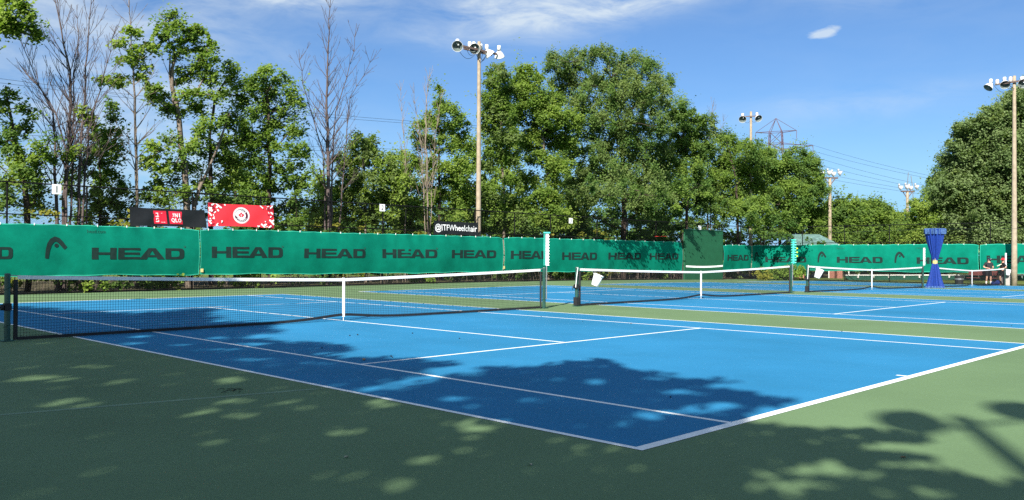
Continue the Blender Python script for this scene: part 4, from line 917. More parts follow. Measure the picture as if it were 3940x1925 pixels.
# racket held by the first man
p = W1((.10, -.27, 1.06)); q = W1((.62, -.30, 1.33)); d = (q - p) / np.linalg.norm(q - p)
g = empty('tennis_racket', tuple(p)); tag(g, 'tennis racket with a yellow head held by the man in the dark cap', 'racket')
MB().tube([p - d * .12, p + d * .12], .016, 8).tube([p + d * .12, p + d * .30], .010, 6).build('handle', 'cloth_charcoal', g)
vd = (p - CAM) / np.linalg.norm(p - CAM); s1 = np.cross(d, vd); FH_ = vd - d * (vd @ d); c = p + d * .46; M_ = [c + d * .16 * math.cos(t) + (FH_ * .115 + s1 * .018) * math.sin(t) for t in np.linspace(0, 2 * math.pi, 25)]
MB().tube(M_, .009, 6).build('head_frame', 'tag_yellow', g)
b = MB(); sv = FH_ * .115 + s1 * .018
for k in range(-5, 6):
    x = k / 6; h_ = math.sqrt(1 - x * x); b.tube([c + d * .16 * x - sv * h_, c + d * .16 * x + sv * h_], .002, 3); b.tube([c + sv * x - d * .16 * h_, c + sv * x + d * .16 * h_], .002, 3)
b.build('strings', 'print_white', g)

# ================================================================== SMALL THINGS BY THE RIGHT FENCE
def soft_bag(x, y, label):
    g = empty('sports_bag', (x, y, gz(x))); tag(g, label, 'bag'); z = gz(x)
    c = lambda s, t, h: np.array([x, y, z]) + RH * s + FH * t + np.array([0, 0, h])
    vs, fs = skin_geo([c(-.38, 0, .10), c(-.15, 0, .15), c(.12, .02, .19), (c(.34, 0, .14))], [(0, 1), (1, 2), (2, 3)], [(.09, .10), (.15, .14), (.17, .19), (.12, .13)]); MB().add(vs, fs).build('body', 'bag_blue', g, smooth=True)
    MB().tube([c(-.2, -.12, .22), c(-.05, -.14, .40), c(.12, -.12, .38), c(.2, -.1, .28)], .014, 6).build('strap', 'cloth_black', g)
soft_bag(54.62, .46, 'rumpled blue sports bag at the feet of the man in the red cap')
x, y = 55.0, -.05; z = gz(x); g = empty('utility_cabinet', (x, y, z)); tag(g, 'grey metal cabinet at the foot of the thick pole', 'cabinet')
M = Matrix.Translation((x, y, z)) @ Matrix.Rotation(R_(6), 4, 'Z')
MB().box((-.22, -.32, 0), (.22, .32, .66), M).build('body', 'cabinet_grey', g, bevel=.02); MB().box((-.25, -.35, .662), (.25, .35, .71), M).build('lid', 'cabinet_grey', g, bevel=.01); MB().box((-.228, -.26, .06), (-.223, .26, .60), M).build('door', 'cabinet_grey', g)
x, y = 54.95, 2.75; z = gz(x); g = empty('litter_bin', (x, y, z)); tag(g, 'dark litter bin at the left end of the brown bench', 'bin')
MB().lathe([(0, 0), (.24, 0), (.27, .52), (.285, .54), (.285, .58), (.25, .58), (.235, .05), (0, .05)], 18, Matrix.Translation((x, y, z))).build('body', 'bin_dark', g); MB().lathe([(.275, .30), (.283, .30), (.286, .40), (.278, .40)], 18, Matrix.Translation((x, y, z))).build('band', 'steel', g)
x0, y0 = 55.25, 2.35; z = gz(x0); g = empty('bench', (x0, y0, z)); tag(g, 'low park bench with a red brown backrest behind the farthest net', 'bench')
MB().box((x0 + .22, y0 - 1.75, z + .60), (x0 + .27, y0, z + .90)).build('backrest', 'bench_brown', g, bevel=.006)
MB().box((x0 - .18, y0 - 1.75, z + .42), (x0 + .12, y0, z + .46)).build('seat', 'bench_brown', g, bevel=.006)
for yy in (y0 - .25, y0 - 1.5): MB().tube([(x0 - .15, yy, z), (x0 - .12, yy, z + .42), (x0 + .12, yy, z + .42), (x0 + .27, yy, z + .92)], .022, 6).build('leg', 'bin_dark', g); MB().tube([(x0 + .2, yy, z), (x0 + .12, yy, z + .42)], .022, 6).build('leg', 'bin_dark', g)

# lawn beyond the right fence: white topped green kerb, timber rails, shelter
g = empty('kerb_wall', (66, 10, -.36)); tag(g, 'low green edging board with a white cap along the lawn beyond the fence', 'kerb')
pa, pb = atd(3255, 1081, 70), atd(4050, 1070, 82); zz = -.36
dv = (pb - pa)[:2]; Ln = np.linalg.norm(dv); ang = math.atan2(dv[1], dv[0]); M = Matrix.Translation((pa[0], pa[1], zz)) @ Matrix.Rotation(ang, 4, 'Z')
MB().box((0, 0, 0), (Ln, .10, .34), M).build('board', 'board_green', g); MB().box((0, -.06, .343), (Ln, .14, .41), M).build('cap', 'white_paint', g)
for k in range(14):
    s = 1.0 + k * Ln / 14; MB().box((s - .04, -.10, .16), (s + .04, -.003, .34), M).build('bracket', 'white_paint', g)
g = empty('rail_fence', (85, 15, -.36)); tag(g, 'weathered timber rail fence along the far side of the lawn', 'fence')
pa, pb = atd(3284, 1062, 92), atd(4050, 1052, 110); dv = (pb - pa)[:2]; Ln = np.linalg.norm(dv); ang = math.atan2(dv[1], dv[0]); M = Matrix.Translation((pa[0], pa[1], -.5)) @ Matrix.Rotation(ang, 4, 'Z'); zr = pa[2] + .5
MB().box((0, -.05, zr - .09), (Ln, .02, zr + .09), M).build('rail', 'timber_grey', g)
for k in range(12):
    s = .2 + k * Ln / 12; MB().box((s - .09, .025, 0), (s + .09, .18, zr + .2), M).build('post', 'timber_dark', g)
for (u, D, lab) in ((3266, 84, 'left of the two thin white posts on the lawn beyond the fence'), (3305, 84, 'right of the two thin white posts on the lawn beyond the fence')):
    p = atd(u, 1000, D); o = MB().tube([(p[0], p[1], -.5), (p[0], p[1], 1.5)], .055, 7).lathe([(.075, 1.5), (.075, 1.53), (0, 1.56)], 8, Matrix.Translation((p[0], p[1], 0))).build('lawn_post', 'white_paint'); tag(o, lab, 'post', 'thin white posts on the lawn')
c = atd(3150, 1000, 79); g = empty('shelter', (c[0], c[1], -.4)); tag(g, 'small shelter with a grey green sloping roof behind the corner of the fence', 'shelter')
M = Matrix.Translation((c[0], c[1], 0)) @ Matrix.Rotation(math.atan2(RH[1], RH[0]), 4, 'Z')
b = MB(); ze, zr = 2.25, 3.35; hw = 2.7; hl = 2.6
xr_ = -.55
b.add([M @ Vector(p) for p in [(-hw, -hl, ze), (hw * .45, -hl, ze), (hw * .45, hl, ze), (-hw, hl, ze), (-2.3, 0, zr), (.05, 0, zr), (-hw, -hl, ze - .1), (hw * .45, -hl, ze - .1), (hw * .45, hl, ze - .1), (-hw, hl, ze - .1)]],
    [(0, 1, 5, 4), (1, 2, 5), (2, 3, 4, 5), (3, 0, 4), (0, 6, 7, 1), (1, 7, 8, 2), (2, 8, 9, 3), (3, 9, 6, 0), (9, 8, 7, 6)]); b.build('roof', 'roof_green', g)
for sx_ in (-hw + .4, hw * .45 - .3):
    for sy_ in (-hl + .4, hl - .4): MB().box((sx_ - .22, sy_ - .22, -.5), (sx_ + .22, sy_ + .22, ze - .1), M).build('pier', 'brick', g)
p = atd(3205, 1050, 78); o = MB().box((p[0] - .22, p[1] - .22, -.5), (p[0] + .22, p[1] + .22, 1.75)).build('pillar', 'brick'); b2 = MB().tube([(p[0] - .25, p[1] + .25, -.5), (p[0] - .25, p[1] + .25, 1.7)], .05, 6).build('pipe', 'white_paint', o)
tag(o, 'narrow red brick pillar with a white pipe seen under the windscreen', 'pillar')
g = None
# court litter: acorns and bits lying on the blue
rnd = random.Random(5)
spots = [(1400, 1389), (1346, 1294), (1376, 1291), (1587, 1285), (1768, 1305), (1505, 1374), (1510, 1378), (2082, 1220), (1239, 1342), (2242, 1239), (2428, 1248), (3239, 1277), (3892, 1256), (2580, 1532)]
for i, (u, v) in enumerate(spots):
    d_ = ray(u, v); t_ = (0 - CAM[2]) / d_[2]; p = CAM + d_ * t_; big = i in (0,); r = .020 if big else rnd.uniform(.008, .012)
    prof = [(r * math.sin(t), r * .8 * (1 - math.cos(t))) for t in np.linspace(.02, math.pi - .02, 6)]
    o = MB().lathe(prof, 8, Matrix.Translation((p[0], p[1], .005 + gz(p[0]))) @ Matrix.Rotation(rnd.uniform(0, 3), 4, 'Z') @ Matrix.Diagonal((1.4, 1, 1, 1))).build('acorn', 'acorn' if big else 'debris_dark', smooth=True)
    tag(o, 'pale brown acorn beside the junction of the nearest service line' if big else 'tiny dark seed or acorn lying on the blue court', 'acorn', 'acorns scattered on the courts')
b = MB()
for i in range(8):
    d_ = ray(880 + rnd.uniform(-45, 45), 1507 + rnd.uniform(-7, 6)); p = CAM - d_ * CAM[2] / d_[2]; an = rnd.uniform(0, 3); l = rnd.uniform(.03, .09); q = (math.cos(an) * l, math.sin(an) * l)
    b.tube([(p[0] - q[0], p[1] - q[1], .006), (p[0], p[1], .018), (p[0] + q[0], p[1] + q[1], .006)], .0022, 4)
tag(b.build('twig_litter', 'debris_dark'), 'heap of dark broken twigs lying on the shaded green surface', 'twigs')
for i, (u, v, m_, lab) in enumerate([(1333, 1763, 'leaf_dry', 'small pale dry leaf on the shaded green in the foreground'), (2041, 1792, 'leaf_dry', 'yellowish fallen leaf below the near corner of the blue court'), (3477, 1764, 'acorn', 'brown fallen leaf on the green at the lower right')]):
    d_ = ray(u, v); p = CAM - d_ * CAM[2] / d_[2]; M = Matrix.Translation((p[0], p[1], .004)) @ Matrix.Rotation(1.1 * i, 4, 'Z'); s_ = .014
    MBL = MB().add([M @ Vector(q) for q in [(-s_ * 1.6, 0, .004), (-s_ * .5, s_ * .8, .012), (s_ * .7, s_ * .7, .010), (s_ * 1.9, 0, .002), (s_ * .6, -s_ * .8, .011), (-s_ * .6, -s_ * .7, .010), (0, 0, 0)]], [(0, 6, 1), (1, 6, 2), (2, 6, 3), (3, 6, 4), (4, 6, 5), (5, 6, 0)])
    tag(MBL.build('fallen_leaf', m_), lab, 'leaf', 'fallen leaves on the green surface')

# ================================================================== TREES
def leaves_mesh(name, m, C, size, tint, seed, parent=None, flat=0.75, hang=0.0):
    """C: leaf centres (n,3); every leaf is a small folded blade with its own direction."""
    rs = np.random.RandomState(seed); n = len(C)
    nrm = rs.normal(size=(n, 3)); nrm /= np.linalg.norm(nrm, axis=1)[:, None]; nrm[:, 2] = np.abs(nrm[:, 2]); nrm += np.array([SUN[0] * .75, SUN[1] * .75, flat * .8]); nrm /= np.linalg.norm(nrm, axis=1)[:, None]
    a = rs.normal(size=(n, 3)); a[:, 2] -= hang; a -= nrm * np.sum(a * nrm, 1)[:, None]; a /= np.linalg.norm(a, axis=1)[:, None] + 1e-9; b = np.cross(nrm, a)
    s = size * rs.uniform(.65, 1.3, n)[:, None]
    v = np.empty((n, 5, 3)); v[:, 0] = C - a * s * .55; v[:, 1] = C + b * s * .42 - a * s * .08 + nrm * s * .10; v[:, 2] = C + b * s * .20 + a * s * .38; v[:, 3] = C + a * s * .62 - nrm * s * .12; v[:, 4] = C - b * s * .42 - a * s * .05 + nrm * s * .10
    v = v.reshape(-1, 3); me = bpy.data.meshes.new(name)
    me.vertices.add(5 * n); me.vertices.foreach_set('co', v.ravel().astype(np.float32))
    me.loops.add(5 * n); me.loops.foreach_set('vertex_index', np.arange(5 * n, dtype=np.int32))
    me.polygons.add(n); me.polygons.foreach_set('loop_start', np.arange(0, 5 * n, 5, dtype=np.int32)); me.polygons.foreach_set('loop_total', np.full(n, 5, np.int32))
    me.update(calc_edges=True); at = me.attributes.new('tint', 'FLOAT', 'FACE'); at.data.foreach_set('value', np.clip(tint + rs.normal(0, .09, n), 0, 1).astype(np.float32))
    me.materials.append(MATS[m]); o = bpy.data.objects.new(name, me); col.objects.link(o)
    if parent is not None: put(o, parent)
    return o
def skeleton(b, trunk, tips, r0, rtip=.012, seed=1, sides=6, wig=.12):
    """limbs from every foliage clump back to the trunk, thickness growing with what they carry"""
    rs = np.random.RandomState(seed); nodes = []; par = []
    T = [np.array(p, float) for p in trunk]; pts = []
    for i in range(len(T) - 1):
        k = max(2, int(np.linalg.norm(T[i + 1] - T[i]) / .6))
        for j in range(k): pts.append(T[i] + (T[i + 1] - T[i]) * j / k + (rs.normal(0, .03, 3) if i + j else 0))
    pts.append(T[-1])
    for i, p in enumerate(pts): nodes.append(p); par.append(i - 1)
    nt_ = len(pts); A = np.array(pts)
    tips = sorted(tips, key=lambda p: np.min(np.linalg.norm(A - p, axis=1)))
    for p in tips:
        P = np.array(nodes); d = p - P; dist = np.linalg.norm(d, axis=1)
        cost = dist * (1 + .9 * np.clip(-d[:, 2] / (dist + 1e-6) + .25, 0, 2)) + .15 * (np.arange(len(P)) < 2) * 9
        k = int(np.argmin(cost)); n = max(1, int(dist[k] / .55)); base = nodes[k]; prev = k
        for j in range(1, n + 1):
            t = j / n; q = base + (p - base) * t; q = q + np.array([0, 0, -.14 * dist[k] * math.sin(math.pi * t) * .5]) + (rs.normal(0, wig * .5, 3) if j < n else 0)
            nodes.append(q); par.append(prev); prev = len(nodes) - 1
    load = np.zeros(len(nodes)); has = np.zeros(len(nodes), bool)
    for i in par:
        if i >= 0: has[i] = True
    load[~has] = 1
    for i in range(len(nodes) - 1, 0, -1): load[par[i]] += load[i]
    tot = load[0]; kk = .72 * r0 / max(1, tot) ** .5; rad = np.maximum(rtip, kk * load ** .5)
    ch = {}
    for i, p in enumerate(par): ch.setdefault(p, []).append(i)
    # chains
    stack = [(0, None)]
    while stack:
        s, pr = stack.pop(); chain = ([pr] if pr is not None else []) + [s]; cur = s
        while ch.get(cur):
            cs = sorted(ch[cur], key=lambda i: -load[i]); 
            for c in cs[1:]: stack.append((c, cur))
            cur = cs[0]; chain.append(cur)
        rr = [rad[i] for i in chain]
        if pr is not None: rr[0] = rad[chain[1]]
        b.tube([nodes[i] for i in chain], rr, sides if rr[0] > .05 else 4, cap=False)
    return b
def bare_limbs(b, start, d, length, r, lvl, rs, up=.35, spread=.55, mn=.008):
    """ascending leafless branch with side branches"""
    n = max(4, int(length / .45)); p = np.array(start, float); d = np.array(d, float); d /= np.linalg.norm(d); pts = [p]; ds = [d]; rr = [r]
    for i in range(n):
        d = d + np.array([0, 0, up * .22]) + rs.normal(0, .055, 3); d /= np.linalg.norm(d); p = p + d * length / n; pts.append(p); ds.append(d); rr.append(max(mn, r * (1 - (i + 1) / n) ** .8))
    b.tube(pts, rr, 6 if r > .04 else (4 if r > .015 else 3), cap=False)
    if lvl == 0: return
    k = int(length * (1.15 if lvl > 2 else 1.5 if lvl == 2 else 1.8)); ang0 = rs.uniform(0, 6.28)
    for j in range(k):
        t = .22 + .74 * (j + rs.uniform(0, .8)) / k; i = min(n - 1, int(t * n)); f = t * n - i; q = pts[i] + (pts[i + 1] - pts[i]) * f; dd = ds[i]
        x = np.cross(dd, [.3, .2, 1]) if abs(dd[2]) < .95 else np.cross(dd, [1, 0, 0]); x /= np.linalg.norm(x); y = np.cross(dd, x); ang = ang0 + j * 2.4
        nd = dd * math.cos(spread) + (x * math.cos(ang) + y * math.sin(ang)) * math.sin(spread) * rs.uniform(.7, 1.25)
        bare_limbs(b, q, nd, length * (1 - t * .62) * rs.uniform(.38, .62), max(mn, rr[i] * .52), lvl - 1, rs, up, spread, mn)
def clumps_of(blobs, D, cr, dens, depth, rs):
    out = []
    for bl in blobs:
        u, v, ru, rv = bl[:4]; w = bl[4] if len(bl) > 4 else 1.0; dd = D + rs.uniform(-1, 1) * depth
        c = atd(u, v, dd); k = dd / FOC * 1.02 * (1 / max(.75, abs(np.dot(FW[:2], (c - CAM)[:2] / np.linalg.norm((c - CAM)[:2]))))); sc_ = 1.0 if u < 1850 else 1.14; a, e = ru * k * sc_, rv * k * sc_
        n = max(3, int((1.25 if u < 1300 else 2.3) * dens * w * a * e / cr ** 2 + rs.uniform(0, .99)))
        for _ in range(n):
            p = rs.normal(size=3); p /= np.linalg.norm(p); p *= rs.uniform(.15, 1) ** .45; out.append(c + RH * p[0] * a * .92 + FH * p[1] * (a + e) * .5 + np.array([0, 0, p[2] * e * .90]))
    return np.array(out)
def dist_of(u, Y): p = onY(u, 800, Y); return math.hypot(p[0] - CAM[0], p[1] - CAM[1])
SEED = [100]
def tree(name, label, D, trunk, blobs, leaf, bark='bark_dark', cr=.42, dens=2.0, per=52, ls=.165, r0=.16, depth=1.2, group='trees behind the far fence', extra=None, sub=None, flat=.75, hang=0.0, layered=.55, mix=None, twigs=0, skel=True, over=None):
    SEED[0] += 1; rs = np.random.RandomState(SEED[0]); Dj = lambda: D
    T = [atd(u, v, D) for u, v in trunk]; zb = gz(T[0][0]) - .1; T[0] = np.array([T[0][0], T[0][1], zb])
    g = empty(name, tuple(T[0])); tag(g, label, 'tree', group)
    C = clumps_of(blobs, D, cr, dens, depth, rs) if blobs else np.zeros((0, 3))
    if over is not None:                       # low limbs that hang out over the fence and shade the windscreens
        for (ax0, ay0, ax1, ay1, z0, z1, n_, t0, t1) in over:
            for _ in range(n_):
                f = rs.uniform(); t = rs.uniform(t0, t1); k = t / math.cos(SUN_EL)
                C = np.vstack([C, [[ax0 + (ax1 - ax0) * f + SUN[0] * k, ay0 + (ay1 - ay0) * f + SUN[1] * k, rs.uniform(z0, z1) + SUN[2] * k]]])
    b = MB()
    if skel or not len(C): skeleton(b, T, list(C), r0, seed=SEED[0])
    for t2 in (extra or []):
        P = [atd(u, v, D) for u, v in t2[0]]; m = len(P); b.tube(P, [t2[1] * (1 - .75 * i / (m - 1)) for i in range(m)], 6, cap=False)
        if len(t2) > 2:
            for i in range(1, m): bare_limbs(b, P[i], (P[i] - P[i - 1]) + rs.normal(0, .2, 3), t2[2], t2[1] * .4, 2, rs)
    if twigs:
        for i in rs.choice(len(C), min(twigs, len(C)), replace=False): bare_limbs(b, C[i], np.array([rs.normal(0, .5), rs.normal(0, .3), .6]), rs.uniform(.8, 1.8), .014, 1, rs)
    b.build('trunk', bark, g, smooth=True)
    if len(C):
        n = len(C); k = rs.poisson(per * 2.5, n).clip(6); ls *= .72; idx = np.repeat(np.arange(n), k); tot = len(idx)
        q = rs.normal(size=(tot, 3)); q /= np.linalg.norm(q, axis=1)[:, None]; q *= (rs.uniform(0, 1, tot) ** .6 * np.where(rs.uniform(size=tot) < .16, 1.75, 1.0))[:, None]; q[:, 2] *= layered
        tilt = rs.normal(0, .45, (n, 2)); q[:, 2] += (q[:, 0] * tilt[idx, 0] + q[:, 1] * tilt[idx, 1]); ax_ = rs.uniform(0, 6.28, n)[idx]; st_ = rs.uniform(.5, 1.0, n)[idx]; qa = q[:, 0] * np.cos(ax_) + q[:, 1] * np.sin(ax_); qb = (-q[:, 0] * np.sin(ax_) + q[:, 1] * np.cos(ax_)) * st_; q[:, 0] = qa * np.cos(ax_) - qb * np.sin(ax_); q[:, 1] = qa * np.sin(ax_) + qb * np.cos(ax_)
        rad = (cr * rs.lognormal(0, .38, n).clip(.45, 1.9))[idx][:, None]; P = C[idx] + q * rad; P[:, 2] -= .25 * cr * (q[:, 0] ** 2 + q[:, 1] ** 2)
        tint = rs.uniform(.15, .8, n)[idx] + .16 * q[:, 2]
        if mix:                                # a share of the clumps in another leaf colour, part of the same crown
            sel = rs.uniform(size=n) < mix[1]; s = sel[idx]
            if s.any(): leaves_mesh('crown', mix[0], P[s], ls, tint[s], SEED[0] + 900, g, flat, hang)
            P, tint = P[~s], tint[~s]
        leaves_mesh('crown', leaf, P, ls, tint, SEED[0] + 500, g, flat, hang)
    return g
d1 = dist_of(60, 20.5)
tree('maple_tree', 'leaning tree at the far left edge with dark lower leaves, left of sign 1', d1, [(106, 980), (103, 800), (86, 690), (62, 540), (30, 400), (22, 330)],
     [(12, 372, 30, 28), (48, 430, 50, 32), (95, 482, 32, 20), (28, 525, 70, 45), (62, 590, 70, 36), (40, 655, 85, 60), (105, 680, 45, 45), (150, 562, 50, 32), (150, 620, 50, 42), (165, 715, 45, 40), (20, 740, 70, 50), (120, 770, 60, 40)], 'leaf_deep', mix=('leaf_bright', .45), dens=1.5)
tree('maple_tree', 'leafy branches reaching in at the top left corner from a tree outside the picture', dist_of(40, 19.5), [(-190, 980), (-190, 600), (-170, 350), (-120, 200)],
     [(15, 30, 60, 45), (50, 62, 45, 32), (92, 32, 20, 14), (105, 75, 18, 14), (38, 98, 22, 14), (95, 108, 26, 14), (132, 112, 16, 18), (5, 110, 22, 12), (62, 116, 12, 10), (140, 145, 14, 14), (-90, 60, 50, 40), (-120, 220, 70, 60), (75, 8, 18, 12)], 'leaf_bright', cr=.30, dens=2.0, per=40, ls=.16, r0=.17, depth=.6)
def bare(label, D, stems, bark, r, leafy=None, name='bare_tree', lvl=3, seed=11, spread=.52, up=.4, leafm='leaf_bright', group='leafless trees behind the far fence'):
    rs = np.random.RandomState(seed); b = MB(); P0 = atd(*stems[0][0][0], D); P0[2] = gz(P0[0]) - .1; g = empty(name, tuple(P0)); tag(g, label, 'tree', group)
    for st in stems:
        st, r_, Lb = st[0], st[1], st[2]; T = [atd(u, v, D + rs.uniform(-.4, .4)) for u, v in st]; T[0][2] = gz(T[0][0]) - .1; m = len(T)
        fine = []
        for i in range(m - 1):
            nn = max(2, int(np.linalg.norm(T[i + 1] - T[i]) / .5))
            for j in range(nn): fine.append(T[i] + (T[i + 1] - T[i]) * j / nn + (rs.normal(0, .02, 3) if i + j else 0))
        fine.append(T[-1]); n = len(fine); rr = [r_ * (1 - .93 * (i / (n - 1)) ** .9) + .006 for i in range(n)]
        rr = [.62 * x for x in rr]; b.tube(fine, rr, 7, cap=False)
        for i in range(int(n * st_from), n - 1):
            for _ in range(4 if i % 2 else 3):
                t = (i / n); a = rs.uniform(0, 6.28); dd = fine[i + 1] - fine[i]; dd /= np.linalg.norm(dd); out_ = RH * math.cos(a) + FH * .7 * math.sin(a)
                bare_limbs(b, fine[i], dd * .72 + out_ * spread, Lb * (1.15 - t * .8) * rs.uniform(.6, 1.15), max(.011, rr[i] * .42), lvl - 1, rs, up, spread * .85, .0072)
    b.build('trunk', bark, g, smooth=True)
    if leafy:
        C = clumps_of(leafy, D, .34, 1.7, .5, rs); n = len(C); k = rs.poisson(34, n).clip(5); idx = np.repeat(np.arange(n), k); q = rs.normal(size=(len(idx), 3)); q /= np.linalg.norm(q, axis=1)[:, None]; q *= (rs.uniform(0, 1, len(idx)) ** .5)[:, None]; q[:, 2] *= .6
        leaves_mesh('crown', leafm, C[idx] + q * .36, .16, rs.uniform(.3, .9, n)[idx], seed + 77, g)
        b = MB(); skeleton(b, [atd(u, v, D) for u, v in stems[0][0][1:]], list(C), .03, .009, seed); b.build('twigs', bark, g)
    return g
st_from = .42
bare('big leafless tree with several rising stems, right behind sign 1', dist_of(250, 20.2), [([(222, 980), (216, 800), (213, 560), (205, 430), (150, 330), (70, 240)], .16, 3.0), ([(243, 980), (250, 760), (264, 560), (275, 400), (270, 280), (240, 120), (205, -40)], .20, 2.9), ([(300, 980), (303, 780), (308, 600), (325, 420), (330, 260), (345, 80), (352, -40)], .15, 2.7), ([(250, 700), (262, 600), (215, 440), (150, 330), (95, 190), (60, 120)], .10, 2.6), ([(303, 640), (340, 500), (385, 350), (425, 200), (445, 110)], .10, 2.4), ([(268, 500), (285, 330), (300, 180), (295, 20)], .09, 2.2)], 'bark_red', .2,
     leafy=[(318, 445, 20, 26), (335, 470, 30, 22), (290, 590, 30, 20), (262, 600, 22, 16)], seed=12)
tree('maple_tree', 'thin pale green tree between sign 1 and the grey trunk to its right', dist_of(380, 23), [(385, 980), (385, 760), (388, 640), (402, 500)],
     [(425, 420, 22, 16), (400, 478, 50, 36), (437, 520, 45, 30), (365, 520, 30, 22), (400, 560, 55, 34), (452, 560, 34, 26), (345, 585, 32, 24), (430, 622, 50, 34), (330, 650, 55, 36), (395, 665, 40, 30), (445, 690, 55, 36), (300, 720, 40, 44), (385, 755, 80, 40), (470, 760, 50, 44), (420, 820, 90, 40), (320, 810, 50, 40)], 'leaf_bright', cr=.40, mix=('leaf_deep', .4), r0=.09)
bare('slim grey trunk with sparse leaves and bare twigs, left of the black banner', dist_of(525, 20.8), [([(528, 980), (527, 760), (524, 560), (518, 380), (508, 220), (500, 90), (498, -30)], .15, 2.3)], 'bark_grey', .15,
     leafy=[(498, 112, 16, 14), (506, 135, 20, 14), (465, 182, 26, 18), (512, 192, 26, 36), (478, 235, 30, 16), (548, 236, 34, 24), (560, 172, 36, 20), (592, 190, 28, 16), (540, 258, 26, 18), (398, 310, 18, 8), (430, 312, 30, 16), (478, 300, 26, 12), (452, 326, 16, 10), (532, 290, 30, 14), (525, 215, 30, 20), (560, 575, 34, 34), (600, 592, 36, 38), (582, 640, 44, 34), (548, 625, 30, 24), (640, 640, 30, 22)], seed=14, spread=.75, up=.2, name='sparse_tree')
tree('maple_tree', 'tall leafy maple with a bare fork, above the black banner with red squares', dist_of(720, 20.6), [(727, 980), (722, 800), (706, 640), (690, 470), (660, 330), (672, 190)],
     [(672, 68, 24, 22), (652, 100, 26, 22), (692, 108, 56, 30), (625, 130, 26, 26), (662, 165, 44, 32), (760, 122, 30, 20), (765, 158, 56, 34), (818, 168, 32, 22), (735, 208, 66, 36), (795, 238, 50, 34), (715, 262, 46, 30), (800, 296, 46, 36), (690, 302, 24, 20), (595, 338, 34, 18), (585, 362, 26, 18), (620, 372, 24, 14), (740, 345, 54, 40), (818, 366, 36, 30), (685, 428, 46, 26), (640, 415, 22, 14), (740, 418, 46, 28), (664, 540, 32, 16), (704, 580, 38, 20), (655, 640, 40, 22), (760, 566, 44, 28), (738, 648, 44, 28), (632, 690, 44, 22), (800, 470, 56, 34), (780, 720, 50, 30), (690, 735, 50, 26), (600, 750, 60, 34)], 'leaf_maple', bark='bark_grey', mix=('leaf_bright', .3),
     extra=[([(735, 950), (748, 790), (770, 720), (805, 645), (828, 590), (850, 530)], .11, 1.2), ([(690, 470), (668, 400), (652, 290), (655, 190), (640, 110)], .06, 1.0)], r0=.2, depth=.9, cr=.38, dens=2.0)
tree('maple_tree', 'leafy maple behind the left end of the red banner', dist_of(850, 22.2), [(813, 980), (812, 740), (808, 520), (830, 380), (890, 270)],
     [(888, 262, 26, 22), (875, 292, 36, 30), (922, 318, 40, 34), (895, 372, 52, 38), (935, 408, 46, 36), (868, 440, 54, 36), (915, 478, 50, 38), (848, 530, 52, 38), (905, 560, 60, 40), (838, 612, 50, 30), (895, 640, 56, 36), (945, 560, 36, 40), (850, 700, 60, 36), (920, 720, 60, 40), (800, 590, 40, 30), (820, 790, 60, 40), (780, 520, 30, 24), (905, 800, 70, 40)], 'leaf_maple', mix=('leaf_bright', .25), r0=.16, cr=.42)
tree('maple_tree', 'broad dark maple shaped like a cone, above the right half of the red banner', dist_of(1040, 20.8), [(1037, 980), (1036, 760), (1036, 600), (1032, 430), (1028, 290)],
     [(1012, 278, 24, 20), (1000, 300, 34, 24), (970, 326, 36, 28), (1045, 322, 46, 32), (1095, 306, 34, 28), (1122, 352, 26, 20), (990, 372, 66, 36), (1075, 380, 60, 36), (1135, 400, 32, 18), (965, 430, 44, 32), (1040, 440, 90, 40), (1118, 452, 40, 26), (980, 498, 90, 36), (1085, 505, 88, 38), (1150, 505, 34, 22), (1000, 562, 104, 38), (1110, 570, 70, 36), (1172, 588, 34, 26), (950, 622, 70, 38), (1060, 635, 110, 42), (1150, 655, 46, 34), (980, 700, 84, 40), (1090, 710, 90, 40), (1000, 775, 90, 38), (1110, 790, 90, 40), (1040, 850, 130, 34), (1165, 730, 34, 30)], 'leaf_maple', mix=('leaf_deep', .25), r0=.17, cr=.42, dens=2.1)
bare('tall leafless tree standing against the sky between the red banner and sign 2', dist_of(1265, 20.2), [([(1268, 980), (1264, 780), (1262, 600), (1258, 420), (1260, 260), (1266, 120), (1272, -10)], .22, 2.6), ([(1268, 690), (1280, 580), (1292, 430), (1330, 300), (1362, 200), (1372, 90)], .11, 2.2), ([(1262, 690), (1245, 600), (1205, 460), (1165, 320), (1150, 190)], .10, 2.2), ([(1288, 520), (1345, 380), (1400, 290), (1440, 190)], .08, 2.0)], 'bark_red', .2, seed=15, spread=.6, up=.36)
tree('maple_tree', 'bright green low tree under the tall leafless one, left of sign 2', dist_of(1400, 21.8), [(1408, 980), (1407, 800), (1404, 680), (1398, 540)],
     [(1392, 530, 22, 18), (1420, 548, 34, 24), (1372, 566, 40, 26), (1440, 580, 50, 30), (1385, 612, 60, 34), (1320, 625, 42, 30), (1498, 612, 36, 24), (1455, 640, 60, 36), (1345, 678, 66, 38), (1425, 700, 74, 40), (1500, 668, 50, 34), (1545, 700, 46, 40), (1300, 735, 54, 36), (1385, 762, 80, 44), (1475, 745, 66, 42), (1535, 765, 46, 40), (1330, 820, 80, 40), (1440, 830, 90, 44), (1255, 770, 44, 36), (1250, 850, 60, 34)], 'leaf_bright', bark='bark_pale', mix=('leaf_olive', .35), r0=.10, cr=.40)
bare('pale leafless saplings right of sign 2', dist_of(1640, 20.4), [([(1648, 980), (1645, 780), (1643, 640), (1640, 520), (1640, 380), (1655, 260)], .12, 1.7), ([(1645, 700), (1622, 560), (1602, 440), (1590, 320)], .055, 1.4), ([(1560, 980), (1560, 720), (1557, 560), (1545, 430), (1538, 310)], .07, 1.4), ([(1648, 660), (1672, 540), (1690, 430), (1700, 330)], .05, 1.3)], 'bark_pale', .1, seed=17, spread=.42, up=.5)
